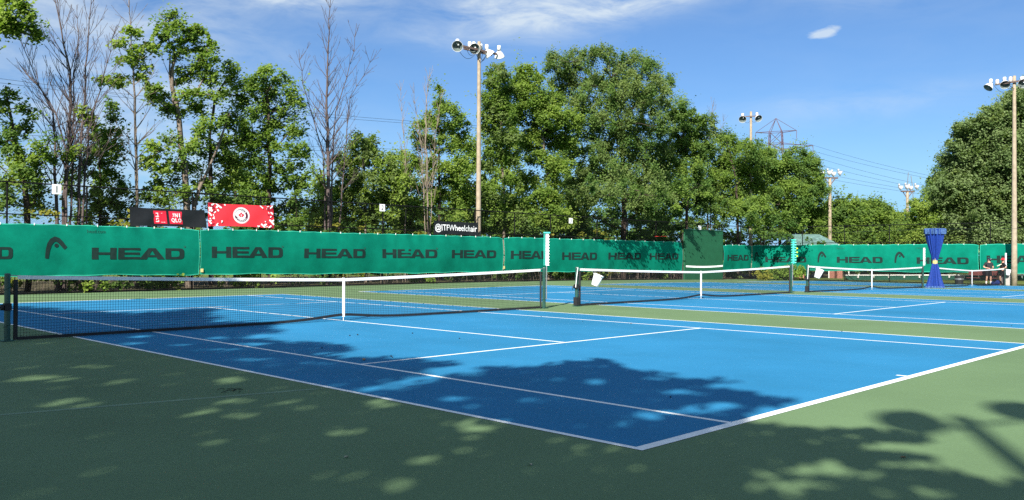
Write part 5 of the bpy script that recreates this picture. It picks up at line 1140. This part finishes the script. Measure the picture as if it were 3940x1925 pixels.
tree('maple_tree', 'bushy maple left of the tallest floodlight pole', dist_of(1700, 21.6), [(1692, 980), (1690, 780), (1688, 600), (1692, 360)],
     [(1692, 346, 14, 18), (1690, 385, 30, 28), (1718, 425, 46, 32), (1652, 452, 40, 30), (1600, 492, 36, 28), (1700, 488, 60, 38), (1772, 462, 40, 34), (1632, 545, 62, 38), (1725, 560, 70, 40), (1785, 545, 36, 40), (1590, 620, 48, 38), (1680, 640, 70, 42), (1765, 640, 54, 50), (1615, 705, 60, 38), (1730, 720, 70, 50), (1665, 760, 60, 40), (1785, 770, 46, 50), (1590, 800, 60, 40), (1690, 840, 80, 36), (1560, 850, 50, 36), (1780, 850, 50, 34)], 'leaf_maple', mix=('leaf_bright', .4), r0=.14)
tree('maple_tree', 'narrow upright tree immediately right of the tallest floodlight pole', dist_of(1930, 21), [(1942, 980), (1938, 780), (1932, 600), (1926, 430), (1916, 260)],
     [(1917, 262, 18, 20), (1878, 283, 18, 14), (1935, 290, 20, 18), (1912, 318, 38, 32), (1935, 352, 36, 32), (1890, 378, 40, 38), (1925, 412, 52, 36), (1900, 448, 54, 36), (1950, 452, 36, 34), (1893, 518, 48, 34), (1950, 535, 44, 36), (1900, 590, 46, 26), (1955, 610, 36, 24), (1870, 640, 30, 24), (1873, 700, 34, 36), (1895, 752, 46, 44), (1960, 700, 32, 24), (1970, 792, 48, 32), (1915, 830, 56, 40), (1990, 850, 46, 30)], 'leaf_maple', bark='bark_grey', mix=('leaf_olive', .35), r0=.13, cr=.40, dens=2.9, extra=[([(1960, 900), (1935, 760), (1896, 702)], .06, .9)])
tree('maple_tree', 'tall light green tree in the middle, above sign 3 on its left side', dist_of(2060, 21.6), [(2112, 980), (2112, 800), (2108, 660), (2092, 540), (2060, 400), (2030, 290)],
     [(2016, 272, 34, 24), (1996, 318, 42, 36), (2045, 310, 42, 36), (1985, 364, 40, 28), (2050, 382, 60, 42), (2020, 438, 58, 44), (2110, 400, 58, 38), (2135, 445, 66, 42), (2190, 470, 44, 36), (2085, 496, 68, 32), (2045, 545, 54, 44), (2128, 540, 58, 38), (2180, 545, 36, 30), (2068, 610, 46, 28), (2125, 640, 28, 30), (2125, 688, 28, 34), (2040, 690, 42, 26), (2180, 640, 30, 22), (2060, 760, 56, 36), (2120, 765, 50, 34), (2060, 830, 56, 36), (2140, 840, 56, 34)], 'leaf_maple', bark='bark_grey', mix=('leaf_bright', .35), r0=.14, cr=.42, dens=2.8)
tree('willow_tree', 'widest and tallest dense tree, domed against the sky right of the tallest pole', dist_of(2380, 21.2), [(2400, 980), (2402, 780), (2398, 640), (2385, 480), (2345, 260)],
     [(2128, 246, 50, 32), (2120, 225, 20, 18), (2202, 234, 66, 36), (2290, 216, 70, 28), (2330, 186, 20, 12), (2326, 200, 26, 16), (2385, 234, 50, 32), (2435, 222, 20, 16), (2442, 256, 52, 38), (2500, 244, 20, 14), (2492, 240, 12, 20), (2508, 286, 46, 34), (2240, 296, 104, 44), (2355, 298, 96, 44), (2480, 335, 84, 42), (2562, 332, 34, 24), (2580, 308, 16, 10), (2160, 330, 60, 40), (2325, 372, 110, 48), (2430, 395, 100, 50), (2520, 402, 58, 36), (2230, 400, 74, 44), (2355, 470, 120, 48), (2460, 492, 100, 46), (2550, 470, 34, 30), (2255, 500, 70, 44), (2395, 570, 116, 48), (2490, 590, 96, 44), (2265, 600, 70, 46), (2330, 645, 90, 44), (2430, 672, 120, 46), (2520, 690, 66, 44), (2240, 690, 66, 40), (2350, 735, 110, 44), (2470, 770, 110, 44), (2230, 770, 70, 44), (2230, 835, 60, 24)], 'leaf_olive', cr=.50, dens=1.9, per=64, ls=.155, r0=.30, depth=4.2, layered=.8, hang=.8, flat=.55, mix=('leaf_deep', .35), over=[(38.2, FAR, 44.6, FAR, 1.0, 2.7, 17, 4.2, 6.5), (36.5, FAR, 39.0, FAR, 2.1, 2.8, 4, 4.2, 5.6)])
tree('maple_tree', 'dark dense tree on the right shoulder of the widest tree, above the practice wall', dist_of(2640, 21.2), [(2642, 980), (2642, 780), (2640, 600), (2622, 430)],
     [(2622, 395, 20, 14), (2614, 412, 34, 28), (2600, 445, 40, 34), (2640, 452, 40, 36), (2690, 462, 32, 20), (2680, 490, 42, 34), (2625, 500, 50, 40), (2690, 545, 50, 40), (2640, 570, 66, 42), (2590, 560, 46, 40), (2700, 590, 36, 30), (2640, 645, 76, 42), (2580, 640, 50, 44), (2660, 720, 76, 42), (2590, 730, 70, 44), (2620, 770, 80, 30)], 'leaf_deep', cr=.46, per=60, r0=.17, mix=('leaf_maple', .4), twigs=0, depth=3.8, over=[(45.0, FAR, 47.2, FAR, 1.8, 3.6, 7, 3.6, 5.0), (48.0, FAR, 49.0, FAR, 2.7, 3.6, 3, 3.6, 5)])
bare('small leafless tree top showing over the dark tree, left of the two lamp pole', 72, [([(2735, 980), (2735, 760), (2728, 560), (2738, 470), (2745, 385)], .10, 2.2), ([(2735, 600), (2770, 520), (2790, 440)], .05, 1.5)], 'bark_grey', .1, seed=19, leafy=[(2745, 480, 22, 14), (2758, 505, 16, 10), (2735, 520, 22, 14), (2750, 450, 10, 8)], leafm='leaf_olive')
D3 = 70.5
tree('willow_tree', 'fine leaved tree in front of the two lamp pole, with some browned branches', D3, [(2840, 1000), (2838, 800), (2830, 680), (2800, 560)],
     [(2790, 522, 28, 16), (2786, 540, 40, 22), (2836, 556, 42, 26), (2882, 566, 40, 24), (2768, 590, 46, 34), (2915, 588, 50, 26), (2840, 610, 66, 34), (2895, 630, 60, 38), (2800, 645, 66, 38), (2760, 690, 60, 38), (2860, 690, 80, 42), (2790, 740, 70, 40), (2880, 755, 76, 42), (2810, 795, 80, 36), (2900, 805, 70, 36)], 'leaf_maple', cr=.50, per=60, ls=.17, r0=.16, hang=.6, mix=('leaf_deep', .35), depth=3.0, over=[(RIGHT, 13.6, RIGHT, 17.2, 1.2, 3.0, 17, 2.2, 4.2), (54.2, FAR, 55.8, FAR, .8, 2.6, 7, 2.6, 4.2)])
tree('willow_tree', 'rounded fine leaved trees standing below the pylon', 80, [(3000, 1000), (3000, 820), (3000, 700), (3010, 620)],
     [(2945, 602, 44, 26), (2992, 618, 50, 32), (3066, 598, 44, 26), (3110, 610, 30, 22), (3089, 634, 50, 34), (2960, 650, 60, 36), (3036, 672, 90, 44), (3120, 690, 50, 38), (2950, 716, 84, 46), (3140, 738, 42, 32), (3060, 745, 100, 48), (3115, 790, 56, 36), (2970, 795, 100, 46), (3160, 700, 10, 12), (3070, 820, 90, 44), (2975, 865, 110, 40), (3085, 885, 76, 36), (3130, 840, 40, 30)], 'leaf_maple', cr=.58, per=64, ls=.19, r0=.2, hang=.4, mix=('leaf_deep', .35), depth=3.5)
FARG = 'lower trees beyond the right fence'
tree('maple_tree', 'rounded low tree directly behind the nearer far floodlight pole', 96, [(3240, 1060), (3240, 900), (3245, 830)],
     [(3262, 774, 30, 18), (3250, 792, 60, 26), (3200, 808, 50, 28), (3300, 806, 50, 28), (3170, 842, 50, 34), (3250, 836, 90, 36), (3320, 845, 50, 36), (3200, 885, 80, 40), (3290, 890, 90, 40), (3230, 935, 120, 36), (3140, 900, 50, 40)], 'leaf_maple', cr=.75, per=62, ls=.26, r0=.2, group=FARG, mix=('leaf_deep', .4))
tree('maple_tree', 'rounded low tree right of the nearer far floodlight pole', 98, [(3350, 1060), (3350, 900), (3350, 840)],
     [(3340, 794, 44, 20), (3375, 800, 36, 22), (3345, 832, 60, 32), (3395, 830, 34, 30), (3350, 880, 70, 40), (3395, 890, 40, 40), (3340, 935, 80, 36), (3330, 985, 90, 36)], 'leaf_maple', cr=.75, per=62, ls=.26, r0=.2, group=FARG, mix=('leaf_deep', .35))
tree('maple_tree', 'lowest rounded tree, left of the farther floodlight pole', 104, [(3435, 1060), (3435, 920), (3432, 870)],
     [(3425, 828, 50, 18), (3400, 850, 40, 26), (3455, 852, 44, 26), (3430, 880, 70, 34), (3475, 890, 44, 34), (3420, 925, 80, 36), (3480, 935, 50, 34), (3510, 905, 40, 26)], 'leaf_bright', cr=.75, per=60, ls=.27, r0=.2, group=FARG, mix=('leaf_deep', .4))
tree('maple_tree', 'ragged tree between the farther floodlight pole and the huge maple', 94, [(3565, 1060), (3565, 900), (3550, 800)],
     [(3528, 782, 20, 14), (3548, 800, 34, 22), (3530, 820, 30, 18), (3580, 818, 34, 24), (3610, 826, 30, 26), (3568, 852, 56, 32), (3620, 860, 44, 34), (3570, 895, 70, 36), (3610, 925, 60, 40), (3530, 925, 40, 30), (3525, 870, 20, 22)], 'leaf_bright', cr=.62, per=52, ls=.23, r0=.2, group=FARG, mix=('leaf_maple', .4))
tree('maple_tree', 'dark tree peeping out behind the left side of the huge maple', 98, [(3640, 1060), (3640, 900), (3640, 700)],
     [(3648, 626, 28, 12), (3640, 650, 34, 22), (3608, 690, 44, 20), (3655, 690, 40, 30), (3640, 722, 50, 24), (3606, 750, 52, 26), (3660, 752, 40, 34), (3590, 772, 34, 20), (3640, 792, 54, 34), (3625, 830, 46, 30), (3660, 850, 50, 40), (3650, 900, 50, 40)], 'leaf_deep', cr=.65, per=64, ls=.23, r0=.3, group=FARG)
tree('maple_tree', 'huge grey green maple filling the right edge behind the thick pole', 76, [(3850, 1080), (3850, 860), (3855, 650), (3870, 470)],
     [(3894, 388, 30, 20), (3938, 376, 36, 24), (3990, 360, 60, 40), (3855, 436, 50, 28), (3905, 430, 60, 40), (3788, 468, 50, 24), (3742, 486, 40, 20), (3716, 508, 34, 24), (3690, 546, 32, 16), (3780, 512, 84, 36), (3862, 492, 90, 40), (3960, 470, 90, 60), (3722, 560, 60, 34), (3800, 560, 96, 40), (3890, 555, 90, 44), (3694, 612, 52, 32), (3770, 622, 96, 42), (3860, 622, 100, 44), (3950, 590, 80, 70), (3700, 675, 66, 38), (3790, 690, 100, 44), (3890, 690, 100, 46), (3970, 700, 80, 70), (3672, 735, 66, 38), (3760, 752, 100, 44), (3850, 760, 100, 44), (3680, 800, 70, 38), (3770, 812, 100, 42), (3870, 822, 100, 46), (3960, 820, 90, 60), (3690, 858, 70, 36), (3780, 870, 100, 38), (3870, 885, 100, 40), (3720, 915, 90, 36), (3830, 930, 110, 36), (3930, 920, 90, 40)], 'leaf_silver', cr=.60, dens=2.1, per=66, ls=.215, r0=.42, depth=2.4, layered=.65, group=FARG, mix=('leaf_olive', .25))
def back_tree(label, u, vt, w, Y, leaf, seed):
    rs = np.random.RandomState(seed); D = dist_of(u, Y); bl = []; v = vt + 24
    while v < 880:
        f = min(1, (v - vt) / 160); ww = w * (.35 + .65 * f)
        for k in range(3): bl.append((u + rs.uniform(-1, 1) * ww * .75, v + rs.uniform(-14, 14), rs.uniform(.35, .6) * ww, rs.uniform(24, 40)))
        v += rs.uniform(46, 62)
    return tree('maple_tree', label, D, [(u, 985), (u + 4, 800), (u - 3, 650), (u, vt + 40)], bl, leaf, bark='bark_dark', cr=.52, dens=1.25, per=48, ls=.19, r0=.13, depth=1.2, group='second row of trees farther behind the far fence')
for lab, u, vt, w, Y, lf, sd in (('half hidden tree behind the tall leafless one', 1240, 690, 80, 26, 'leaf_bright', 1), ('half hidden tree behind sign 2', 1560, 600, 90, 27, 'leaf_maple', 2), ('half hidden tree left of the tallest floodlight pole', 1800, 520, 85, 27, 'leaf_maple', 3),
        ('half hidden tree right of the tallest floodlight pole', 1965, 470, 70, 28, 'leaf_bright', 4), ('half hidden tree behind sign 3', 2190, 520, 90, 29, 'leaf_deep', 5), ('half hidden tree left of the practice wall, in the dark wood', 2520, 560, 100, 31, 'leaf_deep', 6), ('half hidden tree behind the practice wall', 2720, 620, 80, 31, 'leaf_deep', 7), ('half hidden tree above the left end of the longest windscreen', 905, 600, 80, 28, 'leaf_deep', 8)): back_tree(lab, u, vt, w, Y, lf, sd)
# leafy undergrowth behind the far fence, one mass nobody could count
rs = np.random.RandomState(77); P = []; Tn = []; S2 = []
def under(n, x0, x1, y0, y1, z0, z1, hole, store, per=(30, 60), cr=(.3, .6)):
    for _ in range(n):
        x = rs.uniform(x0, x1); y = rs.uniform(y0, y1); z = z0 + (z1 - z0) * rs.uniform() ** 1.35
        if math.sin(x * .9 + 1.3) + math.sin(x * 2.17) + math.sin(z * 1.3 + x) > hole: continue
        k = rs.randint(*per); q = rs.normal(size=(k, 3)); q /= np.linalg.norm(q, axis=1)[:, None]; q *= (rs.uniform(size=k) ** .5)[:, None]; q[:, 2] *= .55; store.append((np.array([x, y, z + gz(x)]) + q * rs.uniform(*cr), np.full(k, rs.uniform(.1, .9))))
lo, ye = [], []
under(250, 0, 36, 18.6, 23, .15, 2.6, 1.0, lo); under(90, 36, 56, 20, 24, .15, 2.6, .8, lo); under(220, 10, 38, 20.5, 26, 1.4, 5.0, .7, lo); under(110, 38, 56, 23, 27, 1.4, 5.0, .9, lo); under(90, 2, 40, 18.4, 21, .3, 3.4, .8, ye, (18, 36), (.2, .42)); under(150, 24, 60, 21, 28, 1.0, 7.0, .9, lo, (40, 70), (.4, .7))
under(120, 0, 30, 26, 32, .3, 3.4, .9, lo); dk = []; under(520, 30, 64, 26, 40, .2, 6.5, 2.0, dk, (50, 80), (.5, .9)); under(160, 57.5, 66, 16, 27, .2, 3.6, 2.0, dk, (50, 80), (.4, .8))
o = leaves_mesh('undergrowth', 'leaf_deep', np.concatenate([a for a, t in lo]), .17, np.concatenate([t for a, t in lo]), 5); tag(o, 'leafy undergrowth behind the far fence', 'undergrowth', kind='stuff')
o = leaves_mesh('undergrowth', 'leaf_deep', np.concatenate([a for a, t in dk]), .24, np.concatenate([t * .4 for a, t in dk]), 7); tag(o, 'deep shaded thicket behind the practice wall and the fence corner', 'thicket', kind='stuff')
o = leaves_mesh('undergrowth', 'leaf_yellow', np.concatenate([a for a, t in ye]), .15, np.concatenate([t for a, t in ye]), 6); tag(o, 'yellow green sprigs behind the far fence', 'undergrowth', kind='stuff')
# dead stems and brush seen through the lower fence
b = MB()
for _ in range(420):
    x = rs.uniform(-1, 56); y = rs.uniform(17.9, 22); z = gz(x); a = rs.normal(0, .28); h = rs.uniform(.4, 2.2); b.tube([(x, y, z - .05), (x + a * .5, y + rs.normal(0, .08), z + h * .5), (x + a, y, z + h)], [.012, .009, .004], 3, cap=False)
o = b.build('brushwood', 'bark_grey'); tag(o, 'bare brushwood stems along the foot of the far fence', 'brushwood', kind='stuff')
def bush(label, u, v, D, w, h, m='leaf_maple', n=26):
    global rs
    c = atd(u, v, D); z = gz(c[0]); g = empty('bush', (c[0], c[1], z)); tag(g, label, 'bush', 'bushes at the foot of the fences'); Q = []; T_ = []; b = MB()
    for _ in range(n):
        p = np.array([c[0], c[1], z]) + RH * rs.normal(0, w * .45) + FH * rs.normal(0, w * .3) + np.array([0, 0, h * rs.uniform(.1, 1) ** .8]); k = rs.randint(24, 44); q = rs.normal(size=(k, 3)); q /= np.linalg.norm(q, axis=1)[:, None]; q *= (rs.uniform(size=k) ** .5)[:, None] * .24
        Q.append(p + q); T_.append(np.full(k, rs.uniform(.2, 1))); b.tube([(c[0], c[1], z - .03), ((c[0] + p[0]) / 2, (c[1] + p[1]) / 2, z + (p[2] - z) * .6), p], [.014, .010, .004], 4, cap=False)
    b.build('stem', 'bark_dark', g); leaves_mesh('foliage', m, np.concatenate(Q), .13, np.concatenate(T_), 9, g)
cD = dist_of(3010, 18.0)
bush('large leafy bush at the fence corner, right of the turquoise score keeper', 3040, 1060, 66, 1.6, 1.0, n=44); bush('leafy bush left of the turquoise score keeper post', 2985, 1065, 65, 1.1, .8, n=26)
bush('small pale bush under the windscreen that wraps the corner', 2930, 1068, 63, .7, .5, 'leaf_yellow', 12); bush('small weed at the foot of the fence right of the practice wall', 2825, 1070, dist_of(2825, 17.9), .6, .4, 'leaf_olive', 10)
bush('low weeds left of the practice wall', 2545, 1065, dist_of(2545, 17.9), .6, .45, 'leaf_deep', 10); bush('low weeds under the third windscreen', 2230, 1065, dist_of(2230, 17.9), .8, .5, 'leaf_maple', 14)
bush('weeds beneath the longest windscreen, right of the strap of the nearest net', 1620, 1075, dist_of(1620, 17.9), 1.0, .5, 'leaf_bright', 16); bush('weeds beneath the longest windscreen, left of the strap of the nearest net', 960, 1075, dist_of(960, 17.9), .9, .55, 'leaf_bright', 16)
bush('weeds behind the headband of the nearest net at the left', 330, 1085, dist_of(330, 17.9), .9, .7, 'leaf_bright', 18); bush('tall weeds at the seam below the black banner', 640, 1080, dist_of(640, 17.9), .8, .6, 'leaf_maple', 14)
bush('low green shrub on the lawn below the timber rail', 3280, 1062, 84, 1.6, .8, 'leaf_olive', 18)
def far_mass(label, spans, leaf, seed, ls=.42):
    rs = np.random.RandomState(seed); Q = []; T_ = []
    for x0, x1, y0, y1, h0, h1, n in spans:
        for _ in range(n):
            t = rs.uniform(); x = x0 + (x1 - x0) * t; y = y0 + (y1 - y0) * t + rs.normal(0, 2); h = (h0 + (h1 - h0) * t) * (1 + .22 * math.sin(x * .33) + .15 * math.sin(x * .9 + 1)); k = rs.randint(36, 60); q = rs.normal(size=(k, 3)); q /= np.linalg.norm(q, axis=1)[:, None]; q *= (rs.uniform(size=k) ** .5)[:, None] * 1.1
            Q.append(np.array([x, y, h * rs.uniform(.02, 1) ** .8 - .3]) + q); T_.append(np.full(k, rs.uniform(0, .8)))
    o = leaves_mesh('far_wood', leaf, np.concatenate(Q), ls, np.concatenate(T_), seed); tag(o, label, 'wood', kind='stuff')
far_mass('distant low wood seen in the gaps under the trees behind the far fence', [(0, 32, 66, 66, 1.6, 3.4, 260), (32, 70, 62, 58, 4.0, 6.5, 420), (70, 112, 58, 52, 6.5, 5.0, 380)], 'leaf_deep', 31)
# the dark hedge line beyond the lawn
Q = []; T_ = []
for _ in range(520):
    u = rs.uniform(3120, 4100); D = rs.uniform(108, 122); c = atd(u, 1000, D); k = rs.randint(40, 60); q = rs.normal(size=(k, 3)); q /= np.linalg.norm(q, axis=1)[:, None]; q *= (rs.uniform(size=k) ** .5)[:, None] * .8
    Q.append(np.array([c[0], c[1], rs.uniform(-.3, 4.2)]) + q); T_.append(np.full(k, rs.uniform(0, .6)))
o = leaves_mesh('hedge', 'leaf_deep', np.concatenate(Q), .30, np.concatenate(T_), 8); tag(o, 'dark hedge mass on the far side of the lawn', 'hedge', kind='stuff')

# ------------------------------------------------------------------ trees on the near side: they stand outside the picture and shade the court
K = 1.52950
SHADE = [[(-400, 770), (0, 772), (120, 780), (330, 792), (420, 786), (545, 776), (500, 796), (560, 800), (430, 815), (560, 812), (700, 816), (640, 828), (715, 834), (560, 846), (650, 858), (880, 872), (860, 884), (770, 892), (860, 900), (1000, 905), (1150, 916), (1080, 926), (1010, 940), (1230, 948), (1215, 925), (1330, 928), (1420, 914), (1500, 906), (1560, 916), (1545, 926), (1660, 938), (1600, 944), (1720, 955), (1845, 962), (1700, 974), (1790, 980), (1900, 990), (1850, 996), (1990, 1006), (1960, 1016), (1890, 1030), (1850, 1060), (1980, 1078), (2200, 1084), (2340, 1098), (2330, 1112), (2130, 1116), (2160, 1130), (2260, 1146), (2390, 1150), (2200, 1156), (2180, 1168), (2260, 1184), (2440, 1190), (2380, 1204), (2576, 1216), (2640, 1400), (2200, 1700), (-600, 1900), (-900, 1200)]]
GAPS1 = [(150, 215, 66, 8), (455, 205, 84, 11), (200, 265, 140, 14), (590, 285, 62, 12), (1130, 272, 96, 13), (400, 388, 120, 20), (255, 400, 60, 14), (1140, 378, 120, 14), (1000, 430, 76, 17), (1160, 450, 90, 15), (1470, 410, 90, 17), (1590, 345, 50, 8), (1890, 397, 86, 19), (2350, 505, 130, 34), (2300, 625, 56, 16), (1720, 540, 90, 17), (1700, 698, 60, 15), (2130, 680, 120, 26), (1100, 568, 56, 10), (1980, 800, 90, 18), (1460, 768, 26, 9), (1596, 750, 30, 10), (650, 92, 60, 7), (1090, 124, 160, 7), (1260, 96, 90, 6), (1060, 66, 60, 5), (1280, 175, 120, 9), (1960, 300, 120, 26), (2120, 265, 110, 22), (1830, 322, 80, 9), (2230, 365, 120, 10), (2330, 405, 110, 9), (900, 100, 60, 5), (700, 60, 60, 5), (2240, 225, 60, 10), (1560, 190, 60, 8), (1000, 590, 30, 6), (480, 548, 40, 8), (440, 800, 40, 12)]
GAPS2 = [(450, 157, 66, 13), (250, 140, 50, 8), (720, 325, 130, 19), (850, 305, 120, 17), (960, 285, 120, 15), (1090, 272, 150, 13), (130, 245, 60, 10), (270, 238, 50, 8), (860, 205, 110, 12), (740, 140, 60, 8), (1640, 438, 90, 9), (1740, 430, 90, 10), (1620, 556, 120, 26), (1720, 615, 150, 26), (1330, 612, 140, 28), (1310, 664, 140, 20), (1480, 664, 120, 16), (1500, 588, 100, 18), (1560, 450, 120, 10), (1850, 470, 120, 16), (1960, 560, 140, 18), (1050, 640, 40, 13), (1000, 716, 60, 16), (420, 485, 70, 16), (2150, 690, 90, 20), (1460, 570, 70, 14), (840, 718, 40, 12), (1440, 715, 70, 14), (690, 585, 50, 9), (1100, 455, 50, 10), (600, 360, 80, 10), (1200, 405, 60, 8)]
gaps = [(u * .7764, 1250 + v * .7764, a * .7764, b_ * .7764) for u, v, a, b_ in GAPS1] + [(1940 + u * .7764, 1350 + v * .7764, a * .7764, b_ * .7764) for u, v, a, b_ in GAPS2]
poly = np.array(SHADE[0], float) * K
def inside(U, V):
    c = np.zeros(len(U), bool); j = len(poly) - 1
    for i in range(len(poly)):
        xi, yi = poly[i]; xj, yj = poly[j]; cr_ = ((yi > V) != (yj > V)) & (U < (xj - xi) * (V - yi) / (yj - yi + 1e-9) + xi); c ^= cr_; j = i
    return c
rs = np.random.RandomState(4); n = 260000
G = np.stack([rs.uniform(-7.5, 8.0, n), rs.uniform(-15.6, 11.5, n), np.zeros(n)], 1)
dv = G - CAM; zf = dv @ FW; ok = zf > .6
U = np.where(ok, CU + FOC * (dv @ RT) / np.maximum(zf, .1), -5000); V = np.where(ok, CV - FOC * (dv @ UP) / np.maximum(zf, .1), 5000)
keep = inside(U + rs.normal(0, 16, n), V + rs.normal(0, 5, n)) | (~ok) | (V > 1925) & (U < 2900)
keep &= ~((V > 1925) & (G[:, 1] < -15.2) & (G[:, 0] > -2))
for (gu, gv, ga, gb) in gaps: keep &= rs.uniform(size=n) > (.93 * np.exp(-.8 * (((U - gu) / (ga * 1.12)) ** 2 + ((V - gv) / (gb * 1.25)) ** 2) ** 2))
G = G[keep]; dens_ = .5 + .5 * np.sin(G[:, 0] * 2.1 + 1.7 * np.sin(G[:, 1] * 1.3)) * np.sin(G[:, 1] * 2.4 + G[:, 0]); G = G[rs.uniform(size=len(G)) < .50]
# height of the foliage above each shaded point: low near the viewer, higher for far reaching shade, three crowns
hh = 8.6 + .30 * (G[:, 1] + 12) + .9 * np.sin(G[:, 0] * .9 + G[:, 1] * .7) + rs.normal(0, .7, len(G)); hh = np.clip(hh, 6.5, 14.5)
Lp = G + (SUN / SUN[2])[None] * hh[:, None]
own = np.where(G[:, 1] < -8.5, 0, np.where(G[:, 1] < -1.5, 1, 2))
for k, (lab, bx_, by_) in enumerate((('broad tree behind the viewer whose crown shades the near corner of the court', -14.6, -20.2), ('tree beyond the left edge of the picture whose crown shades the sideline', -16.4, -12.2), ('tree beyond the left edge that shades the left end of the nearest net', -17.4, -3.6))):
    P = Lp[own == k]; g = empty('shade_tree', (bx_, by_, 0)); tag(g, lab, 'tree', 'shade trees on the near side of the courts')
    C = P[rs.choice(len(P), 70, replace=False)]; C[:, 2] -= .5; b = MB(); top = P.mean(0)
    skeleton(b, [(bx_, by_, -.1), (bx_ + .2, by_ + .1, 2.4), ((bx_ * 2 + top[0]) / 3, (by_ * 2 + top[1]) / 3, 4.4), tuple(top)], [c for c in C], .17, .012, 40 + k)
    b.build('trunk', 'bark_dark', g, smooth=True); leaves_mesh('crown', 'leaf_maple', P, .17, rs.uniform(.2, .8, len(P)), 60 + k, g, flat=.6)
